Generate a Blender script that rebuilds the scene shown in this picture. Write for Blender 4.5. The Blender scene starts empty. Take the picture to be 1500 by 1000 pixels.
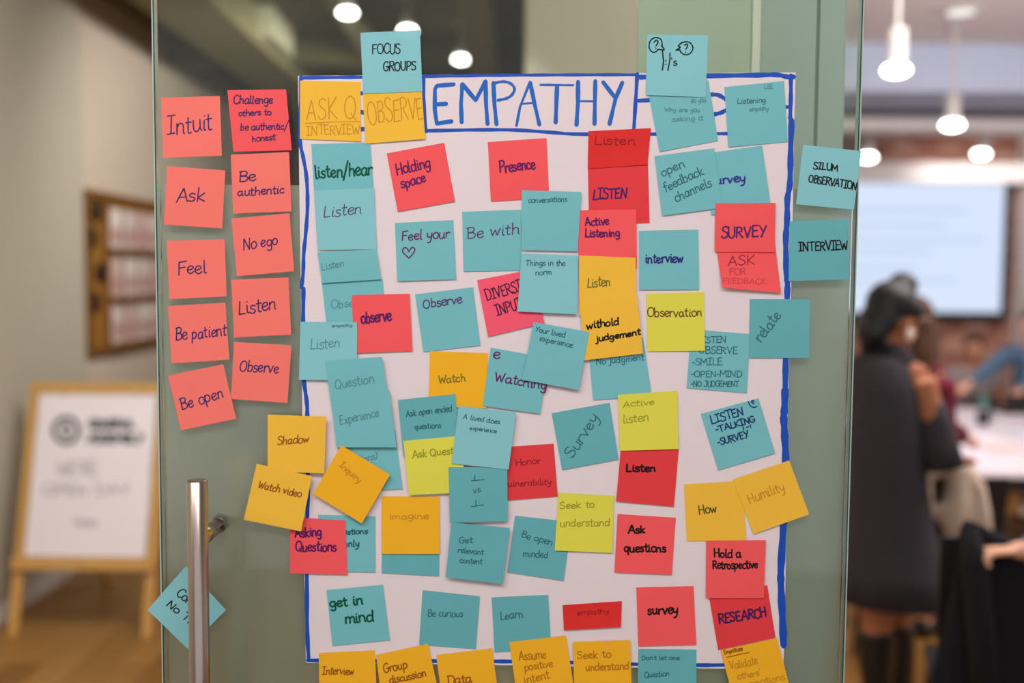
import bpy, bmesh, math, random
from mathutils import Vector, Matrix, noise
random.seed(7)
sc = bpy.context.scene
C = sc.collection

# ------------------------------------------------------------------ camera
FPX = 1500.0
PITCH = math.radians(-3.85)
ROLL = math.radians(-0.42)
CAM = Vector((0, 0, 1.65))
fwd = Vector((0, math.cos(PITCH), math.sin(PITCH)))
right0 = Vector((1, 0, 0))
up0 = right0.cross(fwd)
right = right0 * math.cos(ROLL) - up0 * math.sin(ROLL)
up = up0 * math.cos(ROLL) + right0 * math.sin(ROLL)
cd = bpy.data.cameras.new('camera')
cam = bpy.data.objects.new('camera', cd)
C.objects.link(cam)
m = Matrix((right, up, -fwd)).transposed().to_4x4()
m.translation = CAM
cam.matrix_world = m
cd.sensor_width = 36.0
cd.lens = 36.0
cd.clip_start = 0.05
cd.clip_end = 60
cd.dof.use_dof = True
cd.dof.focus_distance = 1.285
cd.dof.aperture_fstop = 1.7
sc.camera = cam

# ------------------------------------------------------------------ exposure, world, lamps that light the rooms
sc.view_settings.view_transform = 'Standard'
sc.view_settings.look = 'None'
sc.view_settings.gamma = 1.0
sc.view_settings.exposure = 0.0
sc.view_settings.use_curve_mapping = False
w = bpy.data.worlds.new('world')
sc.world = w
w.use_nodes = True
w.node_tree.nodes['Background'].inputs[0].default_value = (0.93, 0.96, 1.0, 1)
w.node_tree.nodes['Background'].inputs[1].default_value = 0.75


def area(name, loc, size, power, color=(1, 1, 1), rot=(0, 0, 0)):
    l = bpy.data.lights.new(name, 'AREA')
    l.shape = 'RECTANGLE'
    l.size, l.size_y = size
    l.energy = power
    l.color = color
    o = bpy.data.objects.new(name, l)
    C.objects.link(o)
    o.location = loc
    o.rotation_euler = rot
    return o


area('front_ceiling_light', (-0.6, -0.35, 3.12), (3.4, 1.1), 76, (1.0, 0.965, 1.0), (math.radians(30), 0, math.radians(-8)))
area('hall_ceiling_light', (-0.7, 3.0, 3.1), (1.6, 1.4), 108, (1.0, 0.95, 0.86), (0, math.radians(38), 0))
area('classroom_light', (2.9, 3.1, 3.18), (2.4, 2.0), 62, (1.0, 0.96, 0.97))
area('classroom_ceiling_fill', (2.8, 3.7, 2.75), (3.0, .5), 120, (1.0, 0.95, 0.94), (math.radians(150), 0, 0))  # added fill facing up, out of view, brightens the classroom ceiling


def lamp(loc, power, color=(1, .93, .88), angle=120, radius=.035, to=None, blend=.8):
    l = bpy.data.lights.new('lamp_light', 'SPOT')
    l.energy = power
    l.color = color
    l.spot_size = math.radians(angle)
    l.spot_blend = blend
    l.shadow_soft_size = radius
    o = bpy.data.objects.new('lamp_light', l)
    C.objects.link(o)
    o.location = loc
    if to is not None:
        o.rotation_euler = (Vector(to) - Vector(loc)).to_track_quat('-Z', 'Y').to_euler()
    return o


# ------------------------------------------------------------------ colour and materials


def lin(c):
    c = c / 255.0
    return c / 12.92 if c <= 0.04045 else ((c + 0.055) / 1.055) ** 2.4


def rgb(r, g, b, k=1.0):
    return (min(lin(r) * k, .95), min(lin(g) * k, .95), min(lin(b) * k, .95), 1)


def mat(name, col, rough=0.7, metal=0.0, noise_amt=0.0, nscale=20.0, bump=0.0, spec=0.3, stretch=None):
    m = bpy.data.materials.new(name)
    m.use_nodes = True
    nt = m.node_tree
    b = nt.nodes['Principled BSDF']
    b.inputs['Base Color'].default_value = col
    b.inputs['Roughness'].default_value = rough
    b.inputs['Metallic'].default_value = metal
    b.inputs['Specular IOR Level'].default_value = spec
    if noise_amt or bump:
        tc = nt.nodes.new('ShaderNodeTexCoord')
        mp = nt.nodes.new('ShaderNodeMapping')
        if stretch:
            mp.inputs['Scale'].default_value = stretch
        nz = nt.nodes.new('ShaderNodeTexNoise')
        nz.inputs['Scale'].default_value = nscale
        nz.inputs['Detail'].default_value = 4
        nt.links.new(tc.outputs['Object'], mp.inputs[0])
        nt.links.new(mp.outputs[0], nz.inputs['Vector'])
        if noise_amt:
            mx = nt.nodes.new('ShaderNodeMix')
            mx.data_type = 'RGBA'
            mx.inputs[6].default_value = tuple(c * (1 - noise_amt) for c in col[:3]) + (1,)
            mx.inputs[7].default_value = tuple(min(.98, c * (1 + noise_amt)) for c in col[:3]) + (1,)
            nt.links.new(nz.outputs[0], mx.inputs[0])
            nt.links.new(mx.outputs[2], b.inputs['Base Color'])
        if bump:
            bp = nt.nodes.new('ShaderNodeBump')
            bp.inputs['Strength'].default_value = bump
            bp.inputs['Distance'].default_value = 0.002
            nt.links.new(nz.outputs[0], bp.inputs['Height'])
            nt.links.new(bp.outputs[0], b.inputs['Normal'])
    return m


def emis(name, col, s):
    m = bpy.data.materials.new(name)
    m.use_nodes = True
    nt = m.node_tree
    nt.nodes.remove(nt.nodes['Principled BSDF'])
    e = nt.nodes.new('ShaderNodeEmission')
    e.inputs[0].default_value = col
    e.inputs[1].default_value = s
    nt.links.new(e.outputs[0], nt.nodes['Material Output'].inputs[0])
    return m


def paper(name, col, see=0.07):
    """paper: diffuse, with a little of what lies beneath showing through"""
    m = mat(name, col, 0.75, spec=0.15, noise_amt=0.035, nscale=14)
    nt = m.node_tree
    b = nt.nodes['Principled BSDF']
    t = nt.nodes.new('ShaderNodeBsdfTransparent')
    mx = nt.nodes.new('ShaderNodeMixShader')
    mx.inputs[0].default_value = see
    nt.links.new(b.outputs[0], mx.inputs[1])
    nt.links.new(t.outputs[0], mx.inputs[2])
    nt.links.new(mx.outputs[0], nt.nodes['Material Output'].inputs[0])
    return m


def glass(name, tint, rough=0.02):
    m = bpy.data.materials.new(name)
    m.use_nodes = True
    nt = m.node_tree
    nt.nodes.remove(nt.nodes['Principled BSDF'])
    t = nt.nodes.new('ShaderNodeBsdfTransparent')
    t.inputs[0].default_value = tint
    g = nt.nodes.new('ShaderNodeBsdfGlossy')
    g.inputs['Roughness'].default_value = rough
    f = nt.nodes.new('ShaderNodeFresnel')
    f.inputs[0].default_value = 1.45
    mx = nt.nodes.new('ShaderNodeMixShader')
    nt.links.new(f.outputs[0], mx.inputs[0])
    nt.links.new(t.outputs[0], mx.inputs[1])
    nt.links.new(g.outputs[0], mx.inputs[2])
    nt.links.new(mx.outputs[0], nt.nodes['Material Output'].inputs[0])
    return m


def frost(name, tint, rough):
    m = bpy.data.materials.new(name)
    m.use_nodes = True
    nt = m.node_tree
    nt.nodes.remove(nt.nodes['Principled BSDF'])
    r = nt.nodes.new('ShaderNodeBsdfRefraction')
    r.inputs['Color'].default_value = tint
    r.inputs['Roughness'].default_value = rough
    r.inputs['IOR'].default_value = 1.35
    d = nt.nodes.new('ShaderNodeBsdfDiffuse')
    d.inputs[0].default_value = (0.83, 0.82, 0.77, 1)
    mx = nt.nodes.new('ShaderNodeMixShader')
    mx.inputs[0].default_value = 0.45
    nt.links.new(r.outputs[0], mx.inputs[1])
    nt.links.new(d.outputs[0], mx.inputs[2])
    nt.links.new(mx.outputs[0], nt.nodes['Material Output'].inputs[0])
    return m


# ------------------------------------------------------------------ object helpers
def setp(o, label=None, cat=None, group=None, kind=None):
    if label: o['label'] = label
    if cat: o['category'] = cat
    if group: o['group'] = group
    if kind: o['kind'] = kind
    return o


def wloc(parent):
    p = Vector((0, 0, 0))
    while parent is not None:
        p += parent.location
        parent = parent.parent
    return p


def mk(name, verts, faces, mt, parent=None, origin=None, smooth=False, mats=None, fm=None):
    """world-space verts -> ONE mesh object"""
    vs = [Vector(v) for v in verts]
    if origin is None:
        if parent is not None:
            origin = wloc(parent)
        else:
            n = len(vs)
            origin = Vector((sum(v.x for v in vs) / n, sum(v.y for v in vs) / n, min(v.z for v in vs)))
    origin = Vector(origin)
    me = bpy.data.meshes.new(name)
    me.from_pydata([v - origin for v in vs], [], faces)
    for x in (mats or [mt]):
        me.materials.append(x)
    if fm:
        for p, i in zip(me.polygons, fm):
            p.material_index = i
    if smooth:
        me.polygons.foreach_set('use_smooth', [True] * len(me.polygons))
    me.update()
    o = bpy.data.objects.new(name, me)
    C.objects.link(o)
    if parent is not None:
        o.parent = parent
        o.location = origin - wloc(parent)
    else:
        o.location = origin
    return o


def empty(name, loc, label=None, cat=None, group=None, kind=None):
    o = bpy.data.objects.new(name, None)
    o.empty_display_size = 0.05
    C.objects.link(o)
    o.location = loc
    return setp(o, label, cat, group, kind)


def boxgeo(lo, hi, bev=0.0):
    """box with optional chamfer -> verts, faces"""
    bm = bmesh.new()
    bmesh.ops.create_cube(bm, size=1.0)
    lo = Vector(lo); hi = Vector(hi)
    for v in bm.verts:
        v.co = Vector([(lo[i] + hi[i]) / 2 + v.co[i] * (hi[i] - lo[i]) for i in range(3)])
    if bev > 0:
        bmesh.ops.bevel(bm, geom=bm.edges[:], offset=bev, segments=2, profile=0.7, affect='EDGES')
    bm.verts.index_update()
    vs = [v.co.copy() for v in bm.verts]
    fs = [[v.index for v in f.verts] for f in bm.faces]
    bm.free()
    return vs, fs


def box(name, lo, hi, mt, parent=None, bev=0.0, fn=None, origin=None):
    vs, fs = boxgeo(lo, hi, bev)
    if fn: vs = [fn(v) for v in vs]
    return mk(name, vs, fs, mt, parent, origin)


def join(*geos):
    V, F = [], []
    for vs, fs in geos:
        n = len(V)
        V += list(vs)
        F += [[i + n for i in f] for f in fs]
    return V, F


def frame_at(d):
    d = d.normalized()
    a = Vector((0, 0, 1)) if abs(d.z) < 0.9 else Vector((1, 0, 0))
    x = a.cross(d).normalized()
    return x, d.cross(x)


def tube(pts, rad, seg=12, cap=True, squash=None):
    """tube through pts; rad a number or list; squash = list of (rx,ry) factors"""
    pts = [Vector(p) for p in pts]
    n = len(pts)
    if not isinstance(rad, (list, tuple)): rad = [rad] * n
    V, F = [], []
    px = None
    for i, p in enumerate(pts):
        d = (pts[min(i + 1, n - 1)] - pts[max(i - 1, 0)])
        x, y = frame_at(d)
        if px is not None:
            dn = d.normalized()
            x = (px - dn * px.dot(dn)).normalized()
            y = dn.cross(x)
        px = x
        s = squash[i] if squash else (1, 1)
        for k in range(seg):
            a = 2 * math.pi * k / seg
            V.append(p + x * math.cos(a) * rad[i] * s[0] + y * math.sin(a) * rad[i] * s[1])
    for i in range(n - 1):
        for k in range(seg):
            k2 = (k + 1) % seg
            F.append([i * seg + k, i * seg + k2, (i + 1) * seg + k2, (i + 1) * seg + k])
    if cap:
        F.append(list(range(seg))[::-1])
        F.append([(n - 1) * seg + k for k in range(seg)])
    return V, F


def rings(rs, seg=20, cap=True):
    """horizontal elliptical rings: (cx,cy,z,rx,ry)"""
    V, F = [], []
    for (cx, cy, z, rx, ry) in rs:
        for k in range(seg):
            a = 2 * math.pi * k / seg
            V.append(Vector((cx + rx * math.cos(a), cy + ry * math.sin(a), z)))
    for i in range(len(rs) - 1):
        for k in range(seg):
            k2 = (k + 1) % seg
            F.append([i * seg + k, i * seg + k2, (i + 1) * seg + k2, (i + 1) * seg + k])
    if cap:
        F.append(list(range(seg))[::-1])
        F.append([(len(rs) - 1) * seg + k for k in range(seg)])
    return V, F


def ell(c, r, rot=0.0, seg=16, rng=10):
    V, F = [], []
    c = Vector(c)
    R = Matrix.Rotation(rot, 3, 'Y')
    V.append(c + R @ Vector((0, 0, r[2])))
    for i in range(1, rng):
        t = math.pi * i / rng
        for k in range(seg):
            a = 2 * math.pi * k / seg
            V.append(c + R @ Vector((r[0] * math.sin(t) * math.cos(a), r[1] * math.sin(t) * math.sin(a), r[2] * math.cos(t))))
    V.append(c + R @ Vector((0, 0, -r[2])))
    for k in range(seg):
        F.append([0, 1 + k, 1 + (k + 1) % seg])
    for i in range(rng - 2):
        for k in range(seg):
            k2 = (k + 1) % seg
            F.append([1 + i * seg + k, 1 + (i + 1) * seg + k, 1 + (i + 1) * seg + k2, 1 + i * seg + k2])
    b = len(V) - 1
    o = 1 + (rng - 2) * seg
    for k in range(seg):
        F.append([o + k, b, o + (k + 1) % seg])
    return V, F


def fused(name, geos, mt, parent, voxel=0.008, smooth_it=6):
    """shapes fused into one continuous skin (voxel remesh + smoothing)"""
    V, F = join(*geos)
    o = mk(name, V, F, mt, parent, smooth=True)
    r = o.modifiers.new('fuse', 'REMESH')
    r.mode = 'VOXEL'
    r.voxel_size = voxel
    r.use_smooth_shade = True
    s = o.modifiers.new('relax', 'SMOOTH')
    s.factor = 0.5
    s.iterations = smooth_it
    return o


def P(x, y, Y):
    """point seen at photo pixel (x,y) at world depth Y"""
    d = fwd + right * ((x - 750) / FPX) + up * ((500 - y) / FPX)
    return CAM + d * (Y / d.y)


# ------------------------------------------------------------------ one-stroke handwriting alphabet (cap height 10, x-height 6)
G = {}


def gdef(s):
    for ln in s.strip().splitlines():
        ch, adv, rest = ln.split(' ', 2)
        st = []
        for p in rest.split('|'):
            p = p.strip()
            sm = p[0] == '~'
            if sm: p = p[1:]
            st.append((sm, [tuple(float(v) for v in q.split(',')) for q in p.split()]))
        G[ch] = (float(adv), st)


gdef('''
a 6.2 ~4.6,5 3,6 1,4.8 .4,2.8 1.2,.4 2.8,.2 4.2,1.8 4.8,5.4|~4.8,5.6 4.7,2 5.2,.3 6,.6
b 6 1,10 .9,0|~.9,4 2.4,5.8 4.4,5 5,2.8 4,.5 2.4,0 .9,.8
c 5.2 ~4.6,4.8 3.4,6 1.6,5.3 .5,3 1.2,.7 3,0 4.8,1
d 6.2 ~4.8,4.6 3,5.9 1.2,5 .5,2.8 1.4,.4 3,.1 4.8,1.6|5,10 4.9,.6 5.6,0
e 5.4 ~.7,2.8 3,3.2 4.6,4.3 3.8,5.8 2,5.7 .7,4 .7,1.8 2,.2 3.6,.2 5,1.4
f 4.4 ~4.4,9 3.2,10 1.9,8.8 1.8,5 1.8,-.5|.3,5.4 3.9,5.6
g 6 ~4.8,5 3,6 1.1,5 .6,2.8 1.6,.8 3.2,.8 4.7,2.4|~4.9,5.6 4.9,1 4.6,-2.6 2.6,-3.8 .8,-2.6
h 6.2 1,10 .9,0|~.9,3.6 2.4,5.6 4.2,5.4 4.8,3.6 4.8,1 5.4,0
i 2.8 ~1.2,5.8 1.1,1.4 1.6,.2 2.4,.3|1.3,8.2 1.4,8
j 3.2 ~2,5.8 2,-1.6 1,-3.6 -.6,-2.8|2.1,8.2 2.2,8
k 5.4 1,10 .9,0|4.6,6 1,2.8 4.9,.1
l 3 ~1.2,10 1.1,1.6 1.6,.1 2.5,.3
m 8.4 ~.8,5.8 .9,0|~.9,3.8 2.2,5.7 3.6,5.4 4,3.6 4,0|~4,3.8 5.4,5.7 6.8,5.4 7.3,3.4 7.2,1 7.9,0
n 6 ~.8,5.8 .9,0|~.9,3.8 2.4,5.7 4.1,5.4 4.7,3.6 4.7,1 5.3,0
o 5.8 ~3,6 1.1,5 .5,2.8 1.4,.4 3,0 4.7,1 5.2,3.2 4.4,5.3 2.8,6
p 6 .9,5.8 .8,-4|~.9,4 2.4,5.8 4.4,5.1 5,3 4,.6 2.4,.1 .9,1
q 6 ~4.8,5 3,6 1.1,5 .6,2.8 1.6,.4 3.2,.4 4.7,2|4.9,5.8 4.8,-3.8 5.6,-2.6
r 4.6 ~.8,5.8 .9,0|~.9,3.6 2.2,5.4 3.4,5.9 4.4,5.4
s 4.8 ~4.2,5.2 2.6,6 1,5.2 1.3,3.6 3.4,2.8 4.2,1.4 3,.1 1.4,.1 .4,1
t 4.2 ~1.8,9 1.7,1.6 2.4,.1 3.7,.5|.2,6.2 3.8,6.4
u 6 ~.9,5.8 .8,2 1.6,.2 3.2,.2 4.6,2|~4.7,5.8 4.7,1.4 5.5,.1
v 5.4 .5,5.8 2.5,0 4.8,5.8
w 7.6 .5,5.8 2,0 3.8,4.8 5.2,0 7,5.9
x 5.2 .6,5.8 4.6,0|4.6,5.8 .5,0
y 5.8 ~.8,5.8 1,2.8 2.4,1.4 4.3,2.8|~4.8,5.8 4.4,0 3,-3.4 .9,-3.6
z 5 .6,5.8 4.4,5.8 .5,0 4.8,.2
A 7.4 .4,0 3.8,10 6.6,0|1.6,3.4 5.9,3.6
B 6.6 1,10 1,0|~.2,9.4 3.4,10 5.2,8.6 4.6,6.2 1.4,5.2|~1.4,5.2 4.6,5 6,3 4.8,.5 1,0
C 6.8 ~6,8.4 4.6,10 2.2,9.4 .6,6 .8,2.4 2.8,0 5,.3 6.4,1.8
D 7 1,10 1,0|~.3,9.8 3.6,9.8 6.2,7.6 6.2,3 4,.4 .6,0
E 6 5.4,10 1,9.7 .9,0 5.6,.3|1,5.2 4.7,5.4
F 6 5.8,10 1,9.6 .9,0|1,5.2 4.8,5.6
G 7.2 ~6,8.6 4.4,10 2,9.2 .6,5.6 1.2,1.6 3.2,0 5.4,.8 6.3,3.8|3.9,4.4 6.9,4.4
H 7 1,10 .9,0|6,10 5.9,0|1,5 6,5.2
I 5 2.6,9.7 2.3,.2|.2,9.8 5,10|0,0 4.6,.3
J 5.8 ~4.4,10 4.4,2.4 3,0 1,.4 .3,2.2|2.2,10 6,10
K 6.6 1,10 1,0|5.8,10 1.1,4.4 6.2,0
L 5.6 1.2,10 .8,.1 5.4,.3
M 8.4 .6,0 1.2,10 4.1,3.6 7.2,10 7.8,0
N 7.4 .9,0 1.1,10 6.1,0 6.4,10
O 7.6 ~3.8,10 1.5,8.6 .5,5 1.4,1.4 3.8,0 6.2,1.4 7,5 6.2,8.6 3.8,10
P 6.4 1,10 .9,0|~.4,9.6 3.6,10 5.8,8.4 5.2,5.8 3,4.6 1,4.6
Q 7.8 ~3.8,10 1.5,8.6 .5,5 1.4,1.4 3.8,0 6.2,1.4 7,5 6.2,8.6 3.8,10|4.4,2.4 7.4,-.8
R 6.8 1,10 .9,0|~.4,9.6 3.6,10 5.6,8.4 4.8,6 1,5|2.6,5 6.4,0
S 6 ~5.4,8.8 3.6,10 1.4,9.2 1,7 3,5.4 5,4 5.2,1.6 3.4,0 1.4,.2 .3,1.6
T 6.8 3.5,10 3.4,0|.2,9.8 6.8,10
U 7 ~1,10 .9,3 2.4,.1 4.6,.2 6,3 6.1,10
V 6.8 .4,10 3.3,0 6.4,10
W 9.2 .4,10 2.4,0 4.6,7 6.6,0 8.9,10
X 6.6 .7,10 6,0|6,10 .5,0
Y 6.6 .6,10 3.3,5.2|6.2,10 2.2,0
Z 6.4 .6,10 6,9.8 .4,.1 6.2,.2
1 3.4 1.6,9.6 1.4,0
- 4 .5,4.4 3.4,4.6
/ 5 5,12.4 .2,-3.4
. 2 .9,.3 1.1,.1
: 2.6 1.1,6 1.2,5.8|1.1,1.2 1.2,1
' 1.8 1.1,10 .8,8.2
) 3.4 ~.6,10 2.4,7 2.4,3 .6,-.6
? 5.6 ~.8,8.4 2.6,10 4.8,8.6 4.2,6.2 2.8,4.6 2.7,2.8|2.7,.6 2.8,.3
, 2 1,.6 .5,-1.2
''')
G[' '] = (4.0, [])


def crom(pts, n=5):
    if len(pts) < 3: return pts
    out = []
    for i in range(len(pts) - 1):
        p0 = pts[max(i - 1, 0)]; p1 = pts[i]; p2 = pts[i + 1]; p3 = pts[min(i + 2, len(pts) - 1)]
        for k in range(n):
            t = k / n
            out.append(tuple(0.5 * ((2 * p1[j]) + (-p0[j] + p2[j]) * t + (2 * p0[j] - 5 * p1[j] + 4 * p2[j] - p3[j]) * t * t
                                    + (-p0[j] + 3 * p1[j] - 3 * p2[j] + p3[j]) * t ** 3) for j in range(2)))
    out.append(pts[-1])
    return out


def text_strokes(t, x0, y0, x1, y1, h, slant=0.0, jit=0.35, rnd=None):
    """poly-lines in photo pixels of t written along the baseline (x0,y0)-(x1,y1), cap height h px"""
    rnd = rnd or random
    tot = sum(G[c][0] for c in t) - 0.6
    dx, dy = x1 - x0, y1 - y0
    L = math.hypot(dx, dy)
    ux, uy = dx / L, dy / L
    sx = L / tot
    sy = h / 10.0
    res = []
    pen = 0.0
    for c in t:
        adv, sts = G[c]
        ox = rnd.uniform(-jit, jit) * .5
        oy = rnd.uniform(-jit, jit)
        sh = rnd.uniform(-.05, .05) + slant
        sc_ = 1 + rnd.uniform(-.07, .07)
        for sm, pts in sts:
            pts = crom(pts) if sm else pts
            q = []
            for (gx, gy) in pts:
                gx2 = gx * sc_ + gy * sh * (sy / sx if sx else 1)
                a = (pen + gx2 + ox) * sx
                b = (gy * sc_ + oy) * sy
                q.append((x0 + ux * a + uy * b, y0 + uy * a - ux * b))
            res.append(q)
        pen += adv
    return res


def ribbon(polys, width, to3d):
    """flat ink ribbons with rounded ends; width in px"""
    V, F = [], []
    split = []
    for q in polys:
        cur = [q[0]]
        for i in range(1, len(q) - 1):
            cur.append(q[i])
            a0, a1 = math.atan2(q[i][1] - q[i - 1][1], q[i][0] - q[i - 1][0]), math.atan2(q[i + 1][1] - q[i][1], q[i + 1][0] - q[i][0])
            if abs((a1 - a0 + math.pi) % (2 * math.pi) - math.pi) > 0.9:
                split.append(cur); cur = [q[i]]
        cur += q[len(q) - 1:] if len(q) > 1 else []
        split.append(cur)
    for qi, q in enumerate(split):
        p = [q[0]]
        for a in q[1:]:
            if math.hypot(a[0] - p[-1][0], a[1] - p[-1][1]) > 0.15: p.append(a)
        if len(p) == 1: p.append((p[0][0] + 0.4, p[0][1] + .2))
        # subdivide long legs so that the ink follows the paper
        pp = [p[0]]
        for a in p[1:]:
            l = math.hypot(a[0] - pp[-1][0], a[1] - pp[-1][1])
            k = max(1, int(l / 12))
            b = pp[-1]
            for i in range(1, k + 1):
                pp.append((b[0] + (a[0] - b[0]) * i / k, b[1] + (a[1] - b[1]) * i / k))
        p = pp
        n = len(p)
        base = len(V)
        hw = width / 2
        cols = []
        for i in range(n):
            a = p[max(i - 1, 0)]; b = p[min(i + 1, n - 1)]
            tx, ty = b[0] - a[0], b[1] - a[1]
            l = math.hypot(tx, ty) or 1
            tx /= l; ty /= l
            ww = hw * (1 + .12 * math.sin(i * 1.7 + base))
            if i == 0:
                cols.append(((p[0][0] - tx * hw * .8 - ty * hw * .45, p[0][1] - ty * hw * .8 + tx * hw * .45), (p[0][0] - tx * hw * .8 + ty * hw * .45, p[0][1] - ty * hw * .8 - tx * hw * .45)))
            cols.append(((p[i][0] - ty * ww, p[i][1] + tx * ww), (p[i][0] + ty * ww, p[i][1] - tx * ww)))
            if i == n - 1:
                cols.append(((p[i][0] + tx * hw * .8 - ty * hw * .45, p[i][1] + ty * hw * .8 + tx * hw * .45), (p[i][0] + tx * hw * .8 + ty * hw * .45, p[i][1] + ty * hw * .8 - tx * hw * .45)))
        for a, b in cols:
            for e_ in (a, b):
                v_ = to3d(*e_)
                V.append(v_ + (CAM - v_).normalized() * (1.4e-5 * (qi % 9)))
        for i in range(len(cols) - 1):
            j = base + 2 * i
            F.append([j, j + 2, j + 3, j + 1])
    return V, F


inks = {}


def ink(c):
    if c not in inks:
        inks[c] = mat('ink_%d' % len(inks), rgb(*c), 0.6, spec=0.2)
    return inks[c]


# ================================================================== SETTING
D = 1.29            # depth of the glass door's front face
CEIL = 3.25
m_plaster = mat('wall_plaster', rgb(205, 192, 176), 0.9, noise_amt=.03, nscale=3)
m_plaster2 = mat('wall_plaster_near', rgb(188, 182, 166), 0.9, noise_amt=.03, nscale=3)
m_white = mat('white_paint', rgb(226, 220, 218), 0.8, noise_amt=.02, nscale=4)
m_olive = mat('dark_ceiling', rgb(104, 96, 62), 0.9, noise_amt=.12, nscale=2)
m_olive2 = mat('olive_duct', rgb(140, 132, 98), 0.8, noise_amt=.08, nscale=2)
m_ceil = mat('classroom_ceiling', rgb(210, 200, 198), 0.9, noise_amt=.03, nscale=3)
m_soffit = mat('soffit_screenlight_tint', rgb(176, 184, 206), 0.8, noise_amt=.03, nscale=3)  # blue cast of the screen's light is put into this colour
m_darkstrip = mat('dark_strip', rgb(70, 70, 80), .8)
m_black = mat('black_metal', rgb(22, 22, 24), .5, spec=.4)

# floor with separate boards
m_sub = mat('floor_joint', rgb(70, 45, 22), .9)
floor = box('floor', (-2.6, -3.0, -0.06), (5.2, 14.2, -0.012), m_sub)
setp(floor, kind='structure')
m_planks = [mat('oak_board_%d' % i, rgb(*c), .42, noise_amt=.18, nscale=3.0, stretch=(9, .6, 1), bump=.1, spec=.4)
            for i, c in enumerate([(138, 98, 44), (122, 84, 36), (150, 108, 54)])]
pw, pl = .150, 1.5
vs, fs = boxgeo((0, 0, -.012), (pw - .003, pl - .003, 0), .001)
vs = [v for v in vs]
plank_me = []
for mm in m_planks:
    me = bpy.data.meshes.new('plank')
    me.from_pydata(vs, [], fs)
    me.materials.append(mm)
    plank_me.append(me)
rp = random.Random(3)
fl = wloc(floor)
for ix in range(36):
    for iy in range(6):
        o = bpy.data.objects.new('plank', rp.choice(plank_me))
        C.objects.link(o)
        o.parent = floor
        o.location = Vector((-2.4 + ix * pw, 2.2 + iy * pl - (ix % 3) * .5, 0)) - fl
far_planks, ff = [], []
for ix in range(52):
    for iy in range(14):
        y0 = -3.0 + iy * pl
        if 1.2 < y0 < 10.0 and ix < 36 and 2.2 <= y0 + .01: continue
        x0 = -2.4 + ix * pw
        if x0 > 5.1: continue
        if ix < 36 and y0 + pl > 1.2 and y0 < 11.2: continue
        g = boxgeo((x0, y0, -.012), (x0 + pw - .003, y0 + pl - .003, 0))
        far_planks, ff = join((far_planks, ff), g)
o = mk('planks', far_planks, ff, m_planks[0], floor)
o['kind'] = 'stuff'

# left wall: near part stands proud of the far part
o = box('wall_left', (-2.6, -3.0, 0), (-2.385, 5.72, CEIL), m_plaster2); setp(o, kind='structure')
o = box('wall_left_far', (-2.6, 5.72, 0), (-2.42, 14.0, CEIL), m_plaster); setp(o, kind='structure')
o = box('baseboard_left', (-2.385, 2.0, 0), (-2.372, 5.72, .09), m_white, bev=.003); setp(o, kind='structure')
o = box('baseboard_left_far', (-2.42, 5.722, 0), (-2.407, 14.0, .09), m_white, bev=.003); setp(o, kind='structure')
o = box('wall_hall_end', (-2.6, 14.0, 0), (0.5, 14.2, CEIL), m_plaster); setp(o, kind='structure')
o = box('wall_divider', (0.36, 4.5, 0), (0.46, 14.0, CEIL), m_white); setp(o, kind='structure')
o = box('wall_right', (4.9, -3.0, 0), (5.1, 10.2, CEIL), m_white); setp(o, kind='structure')
o = box('column', (0.045, 4.0, 0), (0.50, 4.5, CEIL), mat('column_cream', rgb(214, 208, 190), .85, noise_amt=.02), bev=.01)
setp(o, kind='structure')
# ceilings
o = box('ceiling_front', (-2.6, -3.0, CEIL), (5.1, 1.6, CEIL + .1), m_ceil); setp(o, kind='structure')
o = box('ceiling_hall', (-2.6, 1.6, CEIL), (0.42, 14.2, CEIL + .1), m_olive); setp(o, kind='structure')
o = box('ceiling_classroom', (0.42, 1.6, CEIL), (5.1, 10.2, CEIL + .1), m_ceil); setp(o, kind='structure')
# beams and ducts of the hall
for (x0, x1, y0, y1, z0, mm) in [(-1.95, -1.55, 1.7, 14, 3.02, m_olive2), (-1.02, -0.94, 1.7, 14, 3.10, m_olive2), (-0.30, -0.12, 1.7, 14, 3.0, m_olive2),
                                 (-2.4, 0.40, 4.3, 4.45, 3.08, m_olive), (-2.4, 0.40, 7.2, 7.4, 3.08, m_olive), (-2.4, .40, 10.4, 10.6, 3.0, m_olive)]:
    o = box('trim_ceiling_beam', (x0, y0, z0), (x1, y1, CEIL - .001), mm, bev=.006)
    setp(o, kind='structure')
o = box('trim_ceiling_box', (-1.83, 6.3, 3.06), (-1.46, 6.9, CEIL - .001), mat('pale_ceiling_box', rgb(190, 184, 160), .8), bev=.006)
setp(o, kind='structure')
# classroom bulkhead, beam and valance
o = box('trim_bulkhead', (0.47, 7.2, 2.92), (4.9, 8.0, CEIL - .001), m_soffit, bev=.006); setp(o, kind='structure')
o = box('trim_dark_strip', (0.47, 8.0, 2.88), (4.9, 8.12, CEIL - .001), m_darkstrip); setp(o, kind='structure')  # solid dark strip between bulkhead and beam
o = box('trim_beam', (0.47, 8.12, 2.79), (4.9, 8.4, CEIL - .001), m_white, bev=.006); setp(o, kind='structure')
o = box('trim_valance', (0.6, 9.60, 2.52), (4.9, 9.78, 2.70), m_white, bev=.006); setp(o, kind='structure')

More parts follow.
